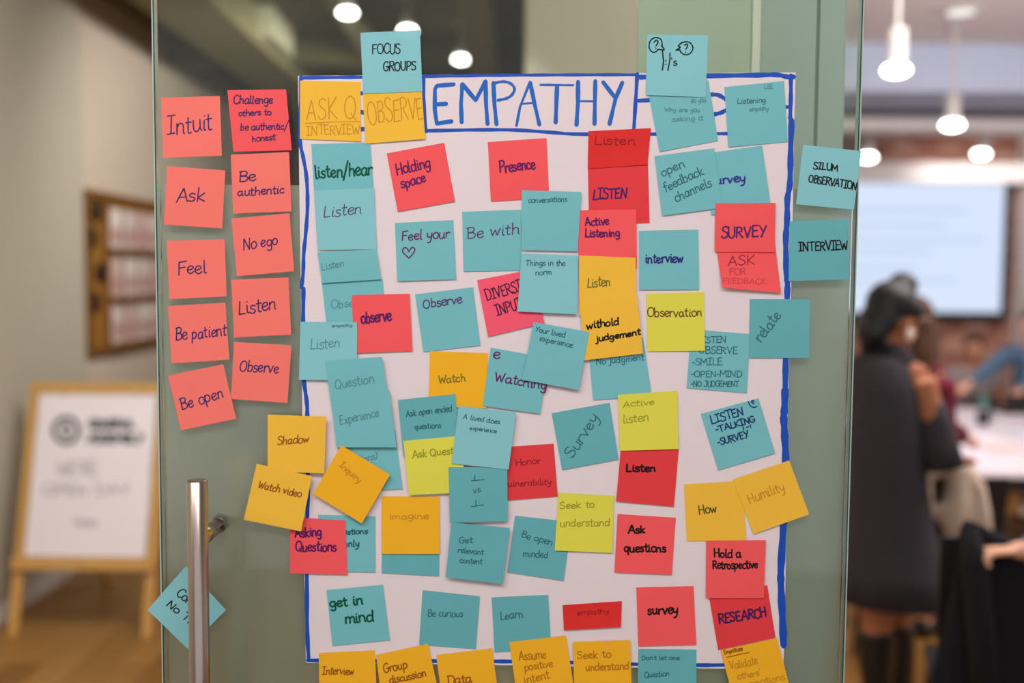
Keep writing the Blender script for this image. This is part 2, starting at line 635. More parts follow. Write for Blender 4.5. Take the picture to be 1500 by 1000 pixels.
# brick wall at the back
m_mortar = mat('mortar', rgb(150, 128, 120), .95, noise_amt=.1)
wall_back = box('wall_back', (0.46, 10.03, 0), (5.1, 10.2, CEIL), m_mortar); setp(wall_back, kind='structure')
m_bricks = [mat('brick_%d' % i, rgb(*c), .9, noise_amt=.25, nscale=9, bump=.3) for i, c in
            enumerate([(168, 116, 98), (180, 134, 116), (150, 100, 84), (190, 152, 136)])]
bw, bh = .215, .075
brick_me = []
for i, mm in enumerate(m_bricks):
    vs, fs = boxgeo((0, -.022 - .002 * i, 0), (bw - .012, .004, bh - .012), .003)
    me = bpy.data.meshes.new('brick')
    me.from_pydata(vs, [], fs)
    me.materials.append(mm)
    brick_me.append(me)
wl = wloc(wall_back)
cnt = 0
rest = ([], [])
for r in range(int(CEIL / bh)):
    z = r * bh
    for c in range(23):
        x = 0.46 + c * bw - (bw / 2 if r % 2 else 0)
        if x < .46 or x + bw > 5.0: continue
        vis = 3.2 < x < 4.95 and ((z > 2.55 and z < 3.15) or z < 1.5 and z > .8 or (x > 4.55 and z > .8))
        if vis and cnt < 290:
            o = bpy.data.objects.new('brick', rp.choice(brick_me))
            C.objects.link(o)
            o.parent = wall_back
            o.location = Vector((x, 10.03, z + .003)) - wl
            cnt += 1
        else:
            rest = join(rest, boxgeo((x, 10.006, z + .003), (x + bw - .012, 10.034, z + bh - .009)))
o = mk('bricks', rest[0], rest[1], m_bricks[0], wall_back)
o['kind'] = 'stuff'

# fixed partition of greenish glass just behind the door
m_sage = mat('sage_frosted_glass', rgb(190, 200, 180), .35, spec=.4, noise_amt=.05, nscale=2.2, stretch=(6, 1, .1))
m_sage2 = mat('cool_frosted_glass', rgb(176, 192, 184), .35, spec=.4, noise_amt=.05, nscale=2.2, stretch=(6, 1, .1))
m_green_edge = mat('green_glass_edge', rgb(24, 62, 50), .2, spec=.6)
m_pale_edge = mat('pale_glass_edge', rgb(176, 196, 182), .3, spec=.6)
m_alu = mat('pale_profile', rgb(244, 236, 222), .4, spec=.5)
part = empty('wall_glass_partition', (0.35, 1.5, 0), kind='structure')


def px_x(px, Y):
    return P(px, 100, Y).x


YP = 1.50
xa, xb, xc, xd, xe = [px_x(v, YP) for v in (934, 1099, 1112, 1197, 1236)]
box('pane', (xa, YP, .01), (xb, YP + .01, 2.6), m_sage, part)
box('mullion', (xb + .0005, YP - .008, .01), (xc - .0005, YP + .018, 2.6), m_alu, part, bev=.002)
box('pane', (xc, YP, .01), (xd - .0025, YP + .01, 2.6), m_sage2, part)
box('joint', (xd - .002, YP + .001, .01), (xd + .002, YP + .009, 2.6), mat('partition_joint', rgb(112, 130, 120), .5), part)
box('pane', (xd + .0025, YP, .01), (xe, YP + .01, 2.6), m_sage2, part)
box('polished_edge', (xe + .0003, YP, .01), (xe + .002, YP + .01, 2.6), m_pale_edge, part)

# ------------------------------------------------------------------ the glass door
xL = P(229, 500, D).x
xR = P(1252, 500, D).x
zf = P(700, 272, D).z
DT = .012
m_clear = glass('clear_glass', (.91, .95, .90, 1))
m_frost = frost('frosted_film', (.97, .99, .95, 1), .42)
door = empty('door_1', ((xL + xR) / 2, D, 0.01), kind='structure')
box('pane', (xL + .0035, D, .01), (xR - .0035, D + DT, 2.5), m_clear, door)
box('frosted_film', (xL + .0045, D + DT + .0004, .02), (xR - .0045, D + DT + .0024, zf), m_frost, door)
for s, x in ((1, xL), (-1, xR)):
    a, b = sorted((x, x + s * .0018))
    box('polished_edge', (a, D + .001, .01), (b, D + DT - .001, 2.5), m_pale_edge, door)
    a, b = sorted((x + s * .0019, x + s * .0034))
    box('green_edge', (a, D, .01), (b, D + DT, 2.5), m_green_edge, door)

# pull handles, front and back
m_steel = mat('brushed_steel', rgb(182, 168, 156), .24, metal=1.0, noise_amt=.06, nscale=40, stretch=(1, 1, .02))
bx = P(290.5, 850, 1.205).x
ztop = P(290, 706, 1.205 - .012).z
zst = P(322, 768, D).z
for sgn, yb, y_face in ((-1, 1.205, D), (1, D + DT + .003 + .082, D + DT + .0028)):
    h = empty('handle', (0, 0, 0))
    h.parent = door
    h.location = Vector((bx, yb, ztop - .6)) - wloc(door)
    r = .0122
    prof = [(0, r - .0015), (.0012, r), (.62, r), (.6212, r - .0015)]
    V, F = tube([(bx, yb, ztop - .6212 + p[0]) for p in prof], [p[1] for p in prof], 32)
    o = mk('bar', V, F, m_steel, h, smooth=False)
    for p in o.data.polygons: p.use_smooth = len(p.vertices) == 4
    for zz in (zst, zst - .45):
        V, F = tube([(bx, yb - sgn * -0.004 * 0, zz), (bx, y_face + sgn * .012, zz)], .0095, 24)
        g2 = tube([(bx, y_face + sgn * .012, zz), (bx, y_face + sgn * .0004, zz)], .0112, 24)
        V, F = join((V, F), g2)
        o = mk('standoff', V, F, m_steel, h)
        for p in o.data.polygons: p.use_smooth = len(p.vertices) == 4
        V, F = tube([(bx + .0095, y_face + sgn * .016, zz), (bx + .0102, y_face + sgn * .016, zz)], .0024, 10)
        mk('set_screw', V, F, m_black, h)

# ================================================================== POSTER
m_paper = paper('poster_paper', rgb(230, 216, 216), .0)
m_marker = mat('blue_marker', rgb(14, 76, 178), .5, spec=.3, noise_amt=.12, nscale=60)
m_marker2 = mat('blue_title_marker', rgb(18, 98, 186), .5, spec=.3, noise_amt=.08, nscale=60)
OFFP = .0012


def onpl(off):
    return lambda x, y: P(x, y, D - off)


edge = [(436.5, 111), (620, 109.5), (935, 107), (1100, 106.5), (1165.5, 106), (1163.5, 180), (1161.5, 300), (1159, 420), (1155, 560),
        (1152, 700), (1151, 830), (1149, 940), (1147.5, 979), (1068, 979), (935, 977.5), (740, 974), (560, 971), (448, 970.5),
        (446.5, 880), (445, 760), (443, 620), (441, 450), (438.5, 280)]
n = len(edge)
V = [P(x, y, D - OFFP) for x, y in edge] + [P(x, y, D - OFFP + .0004) for x, y in edge]
F = [list(range(n))[::-1], [n + i for i in range(n)]] + [[i, (i + 1) % n, n + (i + 1) % n, n + i] for i in range(n)]
poster = mk('poster', V, F, m_paper)
setp(poster, 'large white paper poster with blue marker border and title EMPATHY on the glass door', 'poster')
pl = onpl(OFFP + .00015)
pl2 = onpl(OFFP + .0003)
lines = [
    ([(441, 114), (530, 113), (620, 113.5)], 5),
    ([(618, 112), (760, 110), (934, 109.3)], 4.5),
    ([(937, 113), (960, 112.5), (1036, 111), (1110, 110), (1138, 109.5), (1153, 112.5), (1163, 112.5)], 7),
    ([(441, 112), (440, 160), (439.5, 206), (444, 230), (449, 260), (450.5, 300), (448, 340), (445, 370), (444, 400), (441.5, 421)], 5.5),
    ([(444.5, 422), (444, 468), (443, 520), (445.5, 560), (449.5, 590), (450, 612), (449, 650), (451, 696), (450.5, 745), (449, 800), (449.5, 850), (450, 920), (452, 963)], 6),
    ([(452, 966.5), (470, 967), (640, 968), (750, 968.5), (836, 970), (930, 972.5), (1020, 974), (1070, 973.5), (1146, 974)], 5.5),
    ([(1158.5, 110), (1158.5, 140), (1157.5, 174)], 6),
    ([(1159.5, 176), (1158, 230), (1157, 270), (1153.5, 290), (1153, 322), (1151, 350), (1152, 400), (1153.5, 414), (1153, 438), (1151, 525), (1150, 580)], 8.5),
    ([(1150, 570), (1149, 600), (1148, 612), (1149.5, 640), (1151, 676), (1150, 720), (1147.5, 770), (1144, 832), (1144, 856), (1146, 904), (1148, 945)], 10.5),
    ([(620.5, 111), (621, 150), (624, 193)], 5), ([(624, 191.5), (703, 190), (759, 190.5), (811, 194), (863, 196.5), (1066, 195.5)], 5),
    ([(933.5, 108), (931, 150), (928, 196)], 5.5), ([(935, 147.5), (960, 146)], 5.5),
    ([(1041, 138.5), (1052, 139), (1064, 146)], 6), ([(1046, 167.5), (1056, 165), (1066, 160)], 6), ([(1064, 146), (1072, 153), (1066, 160)], 6),
    ([(1130, 157), (1156, 156.5)], 5),
    ([(518, 136), (540, 137)], 5.5), ([(518, 162), (540, 166)], 6), ([(518, 189), (540, 189)], 6)]
V, F = [], []
for li, (q, wd) in enumerate(lines):
    q2 = crom(q, 4) if len(q) > 2 else q
    V, F = join((V, F), ribbon([q2], wd, onpl(OFFP + .00012 + li * 1.2e-5)))
mk('marker_border', V, F, m_marker, poster)


def tz(q): return [(610 + a / 4.286, 95 + b / 4.286) for a, b in q]


let = [([(235, 122), (128, 131), (116, 155), (115, 280), (128, 370)], 6), ([(128, 368), (222, 354)], 6), ([(122, 248), (188, 244)], 6),
       ([(284, 362), (280, 250), (288, 120)], 6), ([(288, 120), (372, 222), (434, 104)], 6.2), ([(434, 102), (437, 250), (447, 372)], 6),
       ([(483, 112), (490, 250), (503, 374)], 6), (crom([(483, 117), (540, 105), (590, 116), (616, 150), (598, 190), (560, 212), (510, 222)], 4), 4.2),
       ([(628, 382), (650, 265), (712, 110)], 3.8), ([(714, 110), (745, 260), (772, 376)], 5.8), ([(662, 245), (734, 238)], 2.6),
       ([(778, 125), (985, 127)], 3.2), ([(883, 130), (874, 362)], 6.2), ([(1015, 105), (1014, 240), (1005, 377)], 6.2),
       ([(1123, 100), (1118, 372)], 5.8), ([(1018, 227), (1120, 228)], 2.6), ([(1172, 108), (1245, 203)], 5.8), ([(1293, 110), (1250, 212), (1212, 372)], 5.8)]
V, F = [], []
for li, (q, wd) in enumerate(let):
    V, F = join((V, F), ribbon([tz(q)], wd, onpl(OFFP + .00012 + li * 1.2e-5)))
mk('title_lettering', V, F, m_marker2, poster)
# fold crease of the paper (a shallow ridge is what the photograph shows faintly)

# ================================================================== STICKY NOTES
COL = {
    'coral': (255, 118, 106), 'red': (244, 88, 90), 'dred': (222, 62, 66), 'deep': (214, 48, 44), 'pink': (240, 88, 110),
    'teal': (118, 188, 192), 'tealL': (134, 196, 200), 'tealD': (100, 172, 176), 'or': (255, 187, 62), 'orD': (252, 176, 36), 'ye': (218, 212, 76)}
SEE = {'teal': .10, 'tealL': .08, 'tealD': .06, 'or': .07, 'orD': .05, 'ye': .04, 'coral': .03, 'red': .03, 'dred': .03, 'deep': .02, 'pink': .02}
NM = {k: paper('note_' + k, rgb(*v, k=1.1), SEE[k]) for k, v in COL.items()}
NAVY = (62, 40, 96); PUR = (98, 22, 92); BLK = (22, 18, 20); GRN = (0, 84, 58); FT = (84, 142, 148); PN = (88, 62, 112)
DT2 = (48, 104, 116); BR = (150, 84, 22); FO = (204, 140, 36)
# (colour, TL, TR, BR, BL, label, curl mm, [ (text, x0,y0,x1,y1, height, ink, width, slant) ])
N = [
 ('coral', (236,143),(322,140.5),(325,228),(239,231), 'coral sticky note reading Intuit, topmost of the left column on bare glass', 2, [('Intuit',245,198,311,190,27,NAVY,1.9,.12)]),
 ('red', (333,132),(419,131),(427.5,220),(342,222), 'red sticky note reading Challenge others to be authentic/honest', 2, [('Challenge',342,152,399,151,12,NAVY,1.8,.1),('others to',349,170,397,168,9,NAVY,1.7,.1),('be authentic/',352,191,421,189,10,NAVY,1.6,.1),('honest',369,208,403,205,9,NAVY,1.6,.1)]),
 ('coral', (245,243),(330,249.5),(325.5,334.5),(240,328.5), 'coral sticky note reading Ask in cursive, on bare glass below Intuit', 3, [('Ask',257,296,298,294,19,NAVY,1.9,.15)]),
 ('coral', (338,226.5),(423.5,222.5),(427,309.5),(341.5,312.5), 'coral sticky note reading Be authentic', 2, [('Be',349,266,374,265,15,NAVY,1.9,.1),('authentic',348,287,416,283,12,NAVY,1.8,.1)]),
 ('coral', (339,320),(424,312),(431,397),(347,404.5), 'coral sticky note reading No ego, slightly tilted', 2, [('No ego',356,366,407,358,16,NAVY,1.8,.15)]),
 ('coral', (244,352.5),(329,350),(332,434),(248,438), 'coral sticky note reading Feel', 3, [('Feel',260,403,302,399,19,NAVY,1.9,.08)]),
 ('coral', (338.5,409.5),(422.5,406),(426.5,490),(343,494), 'coral sticky note reading Listen, on bare glass between No ego and Observe', 2, [('Listen',349,461,404,453,19,NAVY,1.9,.12)]),
 ('coral', (246,448),(330,443),(336,526.5),(251,532), 'coral sticky note reading Be patient', 3, [('Be patient',257,499,331,491,17,NAVY,1.8,.1)]),
 ('coral', (343,500.5),(427,505.5),(421,590),(338,584), 'coral sticky note reading Observe in blue cursive, on bare glass', 2, [('Observe',350,544,407,546,16,NAVY,1.8,.1)]),
 ('coral', (246,550),(327,533),(346,613),(265,630), 'coral sticky note reading Be open, tilted, lowest of the red group', 3, [('Be open',266,601,328,581,17,NAVY,1.8,.08)]),
 ('tealL', (272,829),(331,893),(275,950),(216,893), 'teal sticky note turned diagonally behind the steel door handle', 2, [('Cont',257,870,280,890,13,BLK,1.7,.1),('No Title',243,886,292,926,11,BLK,1.8,.1)]),
 ('teal', (456,211),(542,208.5),(549,296),(461,299), 'teal sticky note reading listen/hear in dark green', 1, [('listen/hear',461,261,545,256,18,GRN,2.6,0)]),
 ('or', (439.5,118),(528,120),(528.5,207),(439.5,203.5), 'orange sticky note reading ASK Q. INTERVIEW in the upper left corner of the poster', 2, [('ASK Q.',449,175,524,174,31,FO,1.4,0),('INTERVIEW',449,198,527,196,14,FO,1.3,.0)]),
 ('or', (531,124),(617,120),(623,203.5),(535,210.5), 'orange sticky note reading OBSERVE under the FOCUS GROUPS note', 3, [('OBSERVE',540,182,621,174,33,FO,1.4,0)]),
 ('tealL', (528,48),(615,44),(619,134),(532,137), 'teal sticky note reading FOCUS GROUPS above the poster', 2, [('FOCUS',545,79,586,78,14,BLK,1.7,0),('GROUPS',561,104,609,102,13,BLK,1.8,.05)]),
 ('tealL', (460,279),(548,275),(551.5,365),(465,366), 'teal sticky note reading Listen in cursive, directly below listen/hear', 2, [('Listen',473,319,530,313,17,PN,1.5,.2)]),
 ('teal', (471,412),(560,408),(569,494),(481,498), 'teal sticky note faintly reading Observe, half behind a red Observe note', 1, [('Observe',485,452,540,446,12,FT,1.3,.1)]),
 ('teal', (465,369),(551,365),(558,409),(472,414.5), 'teal sticky note faintly reading Listen, below the cursive Listen note in the left stack', 1, [('Listen',471,396,504,390,11,FT,1.3,.1)]),
 ('red', (515,432),(600,430),(604,514),(519,517), 'bright red sticky note reading observe in purple', 3, [('observe',529,473,573,470,17,PUR,2.8,0)]),
 ('tealL', (440,471),(523,472),(523,557),(438,556), 'teal sticky note faintly reading Listen, straddling the left blue border', 4, [('Listen',454,512,498,508,15,FT,1.4,.1),('empathy',486,479,516,478,4,FT,1.2,.1)]),
 ('teal', (493,642),(579,630),(589.5,716),(505,720), 'teal sticky note at the foot of the faint left stack, behind a tilted orange note', 2, [('Questions)',500,682,553,672,10,FT,1.3,.1)]),
 ('teal', (476,528),(559.5,522.5),(573,612),(489,618), 'teal sticky note faintly reading Question', 1, [('Question',490,570,548,560,14,FT,1.4,.1)]),
 ('teal', (485,584),(570,571),(581,655),(493,655), 'teal sticky note faintly reading Experience', 1, [('Experience',498,622,555,610,13,FT,1.4,.1)]),
 ('red', (566.5,224.5),(650.5,209),(666.5,295),(582.5,310), 'red tilted sticky note reading Holding space', 3, [('Holding',581,256,631,245,16,PUR,2.3,.05),('space',588,276,624,266,14,PUR,2.3,.05)]),
 ('red', (714.5,208),(800.5,202),(804.5,290),(719,295), 'red sticky note reading Presence', 2, [('Presence',732,253,784,247,16,PUR,2.5,0)]),
 ('teal', (578.5,326.5),(664,322),(668,409),(582,411.5), 'teal sticky note reading Feel your with a drawn heart', 5, [('Feel your',588,352,658,348,14,PUR,1.8,.1)]),
 ('teal', (677,310),(763,307),(765,396),(679,397.5), 'teal sticky note reading Be with', 3, [('Be with',684,349,760,342,16,PN,1.7,.1)]),
 ('teal', (608,431),(693,420.5),(703.5,505.5),(620,515.5), 'teal sticky note reading Observe in purple cursive, beside the red observe note', 2, [('Observe',620,452,676,443,13,PN,1.9,.08)]),
 ('dred', (861,240),(949,236),(951.5,326),(863,330), 'red sticky note reading LISTEN in capital letters above Active Listening', 2, [('LISTEN',868,292,918,290,15,(72,30,96),2.4,.1)]),
 ('deep', (862,192),(953.5,187.5),(948.5,241),(861,247), 'deep red folded sticky note faintly reading Listen, touching the EMPATHY title box', 5, [('Listen',870,212,930,212,13,(150,22,28),1.6,.05)]),
 ('red', (846,308),(932,306.5),(933,392),(848,392), 'red sticky note reading Active Listening', 1, [('Active',857,331,892,329,12,PUR,2.3,0),('Listening',857,347,908,346,12,PUR,2.3,0)]),
 ('teal', (764.5,278.5),(851.5,281),(846,368),(764,366), 'teal sticky note reading conversations between Presence and Active Listening', 2, [('conversations',774,297,830,295,8,DT2,1.2,.1)]),
 ('or', (848,374),(931,377.5),(932,462),(849,462), 'orange sticky note reading Listen', 1, [('Listen',860,421,894,418,14,(118,112,36),1.7,.1)]),
 ('teal', (861,500),(942,494),(955,580),(869,585.5), 'teal sticky note reading No judgment, tucked under withold judgement', 3, [('No judgment',873,534,943,527,9,DT2,1.3,.1)]),
 ('or', (849,436),(933,432),(942,517.5),(856,527.5), 'orange sticky note reading withold judgement', 2, [('withold',859,482,907,475,11,BLK,2.2,.1),('judgement',873,500,938,490,9,BLK,2.2,.1)]),
 ('pink', (699,410),(782,394),(797.5,473),(715,493), 'pink tilted sticky note reading DIVERSITY INPUT', 2, [('DIVERSITY',713,440,780,421,16,(82,22,62),1.8,0),('INPUT',728,463,766,450,16,(82,22,62),1.8,.05)]),
 ('tealL', (764,371),(847,374),(845,460),(758,456), 'teal sticky note reading Things in the norm, beside the orange Listen note', 4, [('Things in the',770,389,828,389,8,DT2,1.2,.05),('norm',784,403,808,402,8,DT2,1.2,.05)]),
 ('orD', (630,514),(714,517),(712,598),(627.5,595), 'orange sticky note reading Watch', 2, [('Watch',642,561,682,558,12,(124,118,30),1.8,.05)]),
 ('teal', (719,509),(803,524),(791,606),(707,594), 'teal sticky note reading Watch in purple, half hidden', 2, [('e',721,524,731,525,16,PUR,2,0),('Watching',724,558,800,571,14,PUR,2,0)]),
 ('teal', (781.5,471.5),(863,486),(847.5,571),(765.5,556), 'teal tilted sticky note reading Your lived experience', 2, [('Your lived',783,485,827,494,8,DT2,1.2,.05),('experience',790,499,838,509,8,DT2,1.2,.05)]),
 ('teal', (1012,482),(1099,489),(1094,575.5),(1006,568), 'teal sticky note listing LISTEN OBSERVE SMILE OPEN-MIND NO JUDGEMENT', 3, [('-LISTEN',1018,502,1063,502,9,DT2,1.3,0),('-OBSERVE',1018,517,1080,518,10,DT2,1.3,0),('-SMILE',1013,535,1058,534,10,DT2,1.3,0),('-OPEN-MIND',1012,552,1086,552,9,DT2,1.3,0),('-NO JUDGEMENT',1012,566,1082,566,8,DT2,1.3,0)]),
 ('ye', (946.5,430),(1031.5,427.5),(1032.5,513.5),(948,514.5), 'yellow-green sticky note reading Observation', 3, [('Observation',948,464,1028,463,13,(120,78,36),1.8,0)]),
 ('teal', (936,338),(1023,336),(1024,424),(936.5,424), 'teal sticky note reading interview in bold blue letters', 4, [('interview',945,385,1001,384,14,(48,42,122),2.4,0)]),
 ('teal', (1031,225),(1116.5,213),(1128.5,297),(1042,315), 'teal sticky note reading survey, behind open feedback channels', 2, [('survey',1041,270,1092,266,13,(56,50,140),2.5,0)]),
 ('teal', (959,228.5),(1046,217),(1058.5,304),(970,316), 'teal sticky note reading open feedback channels', 3, [('open',970,259,1003,244,13,DT2,1.6,.05),('feedback',974,281,1031,255,13,DT2,1.6,.05),('channels',990,296,1043,272,14,DT2,1.6,.05)]),
 ('red', (1047,345),(1134,345),(1144,429),(1058,421), 'red curling sticky note reading ASK FOR FEEDBACK under the red SURVEY note', 20, [('ASK',1066,389,1105,387,14,(150,36,52),1.5,.05),('FOR',1068,402,1092,402,9,(196,60,66),1.2,.05),('FEEDBACK',1058,415,1122,416,8,(206,66,72),1.2,.0)]),
 ('red', (1048,297.5),(1136,297),(1135,369),(1047,369), 'red sticky note reading SURVEY in capital letters', 0, [('SURVEY',1056,348,1121,347,16,(92,34,96),2.4,.05)]),
 ('teal', (949,133),(1037.5,117),(1052,206),(966.5,222), 'teal sticky note with faint pencil lines, below the speech bubble note', 2, [('do you',1012,151,1034,149,7,FT,1.2,0),('Why are you',973,163,1025,164,6,FT,1.2,0),('asking it',984,178,1030,176,7,FT,1.2,0)]),
 ('tealL', (948,50.5),(1037,51.5),(1034,142.5),(946,139), 'teal sticky note with two drawn speech bubbles, above the poster', 3, [("'s",984,96,992,95,11,BLK,1.7,0)]),
 ('teal', (1061,127.5),(1148.5,118.5),(1154,207.5),(1067,215.5), 'teal sticky note faintly reading Listening empathy, upper right corner of the poster', 2, [('Listening',1080,152,1122,150,8,DT2,1.1,.1),('empathy',1098,163,1126,161,6,FT,1.2,.1),('LEE',1120,130,1132,129,6,FT,1.1,0)]),
 ('tealL', (1176.5,212),(1261.5,221),(1251,307),(1166,299), 'teal sticky note reading SILUM OBSERVATION at the right glass edge', 2, [('SILUM',1191,247,1227,251,10,BLK,1.9,0),('OBSERVATION',1184,266,1254,278,11,BLK,1.9,0)]),
 ('tealD', (1156.5,324),(1243,321),(1243,409),(1155,411.5), 'teal sticky note reading INTERVIEW in black capitals at the right glass edge', 2, [('INTERVIEW',1170,368,1242,365,13,BLK,2,0)]),
 ('tealD', (1098.5,438),(1187,438),(1185,524),(1097,524), 'teal sticky note with relate written diagonally, across the right blue border', 2, [('relate',1115,503,1144,462,16,DT2,1.7,0)]),
 ('teal', (1026.5,606),(1111,583),(1135.5,663.5),(1052,688.5), 'teal tilted sticky note reading LISTEN -TALKING 1-1 -SURVEY', 3, [('LISTEN',1042,621,1090,607,12,(20,50,104),1.9,0),('-TALKING',1049,634,1107,617,9,(20,50,104),1.9,0),('1-1',1088,630,1102,626,6,(20,50,104),1.6,0),('-SURVEY',1052,653,1097,640,10,(20,50,104),1.9,0),('e',1101,591,1105,590,8,(20,50,104),1.4,0)]),
 ('or', (1002,709),(1088,704),(1093,791),(1006,792), 'orange sticky note reading How', 2, [('How',1024,753,1050,749,13,(96,92,20),1.9,0)]),
 ('or', (1073,702),(1156,674),(1185.5,753),(1104,782), 'orange tilted sticky note reading Humility, over the right blue border', 3, [('Humility',1098,737,1150,718,14,FO,1.5,.0)]),
 ('dred', (909,660),(994.5,657.5),(987,742),(902.5,734), 'red sticky note reading Listen in black marker', 5, [('Listen',917,691,960,690,11,BLK,2.7,0)]),
 ('ye', (905,578),(992,572),(994,657.5),(908,660), 'yellow-green sticky note faintly reading Active listen', 3, [('Active',912,597,958,592,9,(160,158,44),1.4,.1),('listen',912,620,950,616,12,(156,154,44),1.4,.1)]),
 ('red', (904.5,752.5),(990,758),(984,841.5),(900,838), 'red sticky note reading Ask questions in black marker', 4, [('Ask',920,781,945,780,11,BLK,2.6,0),('questions',914,808,975,808,12,BLK,2.5,0)]),
 ('tealD', (808,605),(893,589.5),(906,672.5),(823.5,688), 'teal tilted sticky note with survey written steeply upward', 3, [('Survey',838,672,878,612,16,DT2,1.7,0)]),
 ('tealD', (583,585.5),(667,577),(674,662),(591,668), 'teal sticky note reading Ask open ended questions', 1, [('Ask open ended',595,610,662,602,9,DT2,1.4,.05),('questions',607,629,646,626,8,DT2,1.3,.05)]),
 ('ye', (591,645.5),(676,638),(682,721),(599,725), 'yellow-green sticky note reading Ask Quest, partly hidden by teal notes', 2, [('Ask Quest',604,671,664,664,11,(150,146,40),1.5,.05)]),
 ('dred', (732,655),(811,649.5),(817,727),(738,733), 'dark red sticky note faintly reading Honor vulnerability', 3, [('Honor',755,682,792,678,9,(150,28,40),1.3,.05),('vulnerability',738,713,808,709,9,(150,28,40),1.3,.05)]),
 ('tealD', (657,684),(743,684),(743.5,763),(659,765.5), 'teal sticky note reading 1 vs 1, underlined', 2, [('1',693,703,698,703,8,DT2,1.4,0),('vs',693,722,704,720,9,DT2,1.2,.1),('1',694,741,699,741,9,DT2,1.4,0)]),
 ('tealL', (672,594),(756,604),(745,687.5),(661.5,678.5), 'pale teal sticky note reading A lived does experience', 4, [('A lived does',678,613,732,621,7,DT2,1.1,.05),('experience',688,629,727,634,6,DT2,1.1,.05)]),
 ('tealD', (754.5,755),(838,764),(825.5,850),(743,838), 'teal sticky note reading Be open minded', 3, [('Be open',763,786,808,799,10,DT2,1.3,.05),('minded',766,815,802,817,10,DT2,1.3,.05)]),
 ('ye', (818,721),(899.5,726),(897,809.5),(812.5,806), 'yellow-green sticky note reading Seek to understand', 5, [('Seek to',820,745,871,743,10,(160,154,40),1.4,.05),('understand',820,771,893,770,11,(160,154,40),1.4,.05)]),
 ('tealD', (661,765),(747,773),(736,855),(653,845), 'teal sticky note reading Get relevant content', 2, [('Get',672,795,692,795,9,DT2,1.3,.05),('relevant',670,809,708,812,8,DT2,1.3,.05),('content',673,824,706,826,8,DT2,1.3,.05)]),
 ('tealD', (560,760),(644,758),(643,843.5),(559,839), 'teal blank lower edge of a sticky note under the orange imagine note', 2, []),
 ('orD', (559,726.5),(643.5,727),(644,811),(559,811), 'orange sticky note faintly reading imagine', 5, [('imagine',570,760,627,760,9,FO,1.4,.05)]),
 ('teal', (466,753.5),(550,756),(549.5,838),(465,836), 'teal sticky note with questions, behind the red Asking Questions note', 2, [('questions',490,783,538,781,8,(20,84,108),1.7,.1),('openly',490,802,526,800,10,(20,84,108),1.8,.1)]),
 ('red', (425,757),(506,762),(509,841.5),(425,839.5), 'red sticky note reading Asking Questions in purple', 4, [('Asking',432,787,471,784,14,PUR,2.5,.05),('Questions',433,807,492,807,14,PUR,2.4,.05)]),
 ('orD', (500,652),(571.5,695),(530,766.5),(458.5,723), 'orange sticky note turned sideways, faint writing, over the left teal stack', 4, [('Inquiry',496,682,526,707,9,FO,1.5,.05)]),
 ('or', (392,607),(478,610),(475,693),(392,690), 'orange sticky note reading Shadow across the left blue border', 1, [('Shadow',406,651,452,648,12,BR,1.6,.15)]),
 ('or', (376,679),(457,697),(441,778),(357,761), 'orange tilted sticky note reading Watch video on the glass', 3, [('Watch video',377,714,440,728,11,BR,1.7,.1)]),
 ('teal', (478,864),(561,856),(571,937),(487,945.5), 'teal sticky note reading get in mind in dark green', 3, [('get in',483,890,531,884,14,GRN,2.8,0),('mind',505,913,547,909,15,GRN,2.7,0)]),
 ('tealD', (619,864),(703,873),(697,950),(614,944), 'teal sticky note reading Be curious', 2, [('Be curious',626,903,678,903,10,DT2,1.2,.05)]),
 ('tealD', (720,874.5),(803,871),(807,950),(724.5,955), 'teal sticky note reading Learn', 1, [('Learn',733,908,766,904,12,DT2,1.4,.05)]),
 ('deep', (824,886),(911,880),(909.5,918),(826,923), 'narrow deep red strip of a folded sticky note near the poster foot', 8, [('empathy',845,901,892,897,7,(160,24,30),1.3,.05)]),
 ('red', (932,860),(1016,858),(1020,944),(935,946.5), 'red sticky note reading survey in black marker', 3, [('survey',949,900,993,898,14,BLK,2.5,0)]),
 ('dred', (1038,870),(1124,857),(1136,933.5),(1052,952), 'dark red sticky note reading RESEARCH', 1, [('RESEARCH',1053,913,1123,903,14,(60,26,84),2.5,0)]),
 ('red', (1034.5,791.5),(1122,791),(1119,876),(1034,876), 'red sticky note reading Hold a Retrospective in black marker', 3, [('Hold a',1046,816,1085,816,12,BLK,2.3,0),('Retrospective',1044,833,1110,832,12,BLK,2.2,0)]),
 ('orD', (1056,952),(1138,934),(1160,1018),(1077,1036), 'orange sticky note reading Validate others emotions, lower right', 2, [('Empathize',1061,958,1088,952,6,BR,1.2,0),('Validate',1070,980,1110,972,12,FO,1.6,0),("others'",1081,995,1114,988,9,FO,1.5,0),('emotions',1098,1006,1150,995,10,FO,1.5,0)]),
 ('orD', (467,956),(549,952),(553,1038),(468,1041), 'orange sticky note reading Interview at the poster foot, leftmost of the bottom row', 2, [('Interview',472,987,518,988,11,BR,1.6,.1)]),
 ('orD', (551,959),(627,942.5),(645,1025),(561,1042), 'orange sticky note reading Group discussion', 2, [('Group',562,986,597,978,13,BR,1.8,.05),('discussion',571,1001,624,990,11,BR,1.8,.05)]),
 ('orD', (639,959),(721,949),(732,1033),(650,1043), 'orange sticky note reading Data', 2, [('Data',656,1003,691,999,13,BR,1.9,0)]),
 ('orD', (746,940),(829,930.5),(842,1015),(758,1025), 'orange sticky note reading Assume positive intent', 2, [('Assume',760,967,800,964,13,(184,118,18),1.6,0),('positive',768,982,810,976,11,(184,118,18),1.6,0),('intent',768,1001,805,993,12,(184,118,18),1.6,0)]),
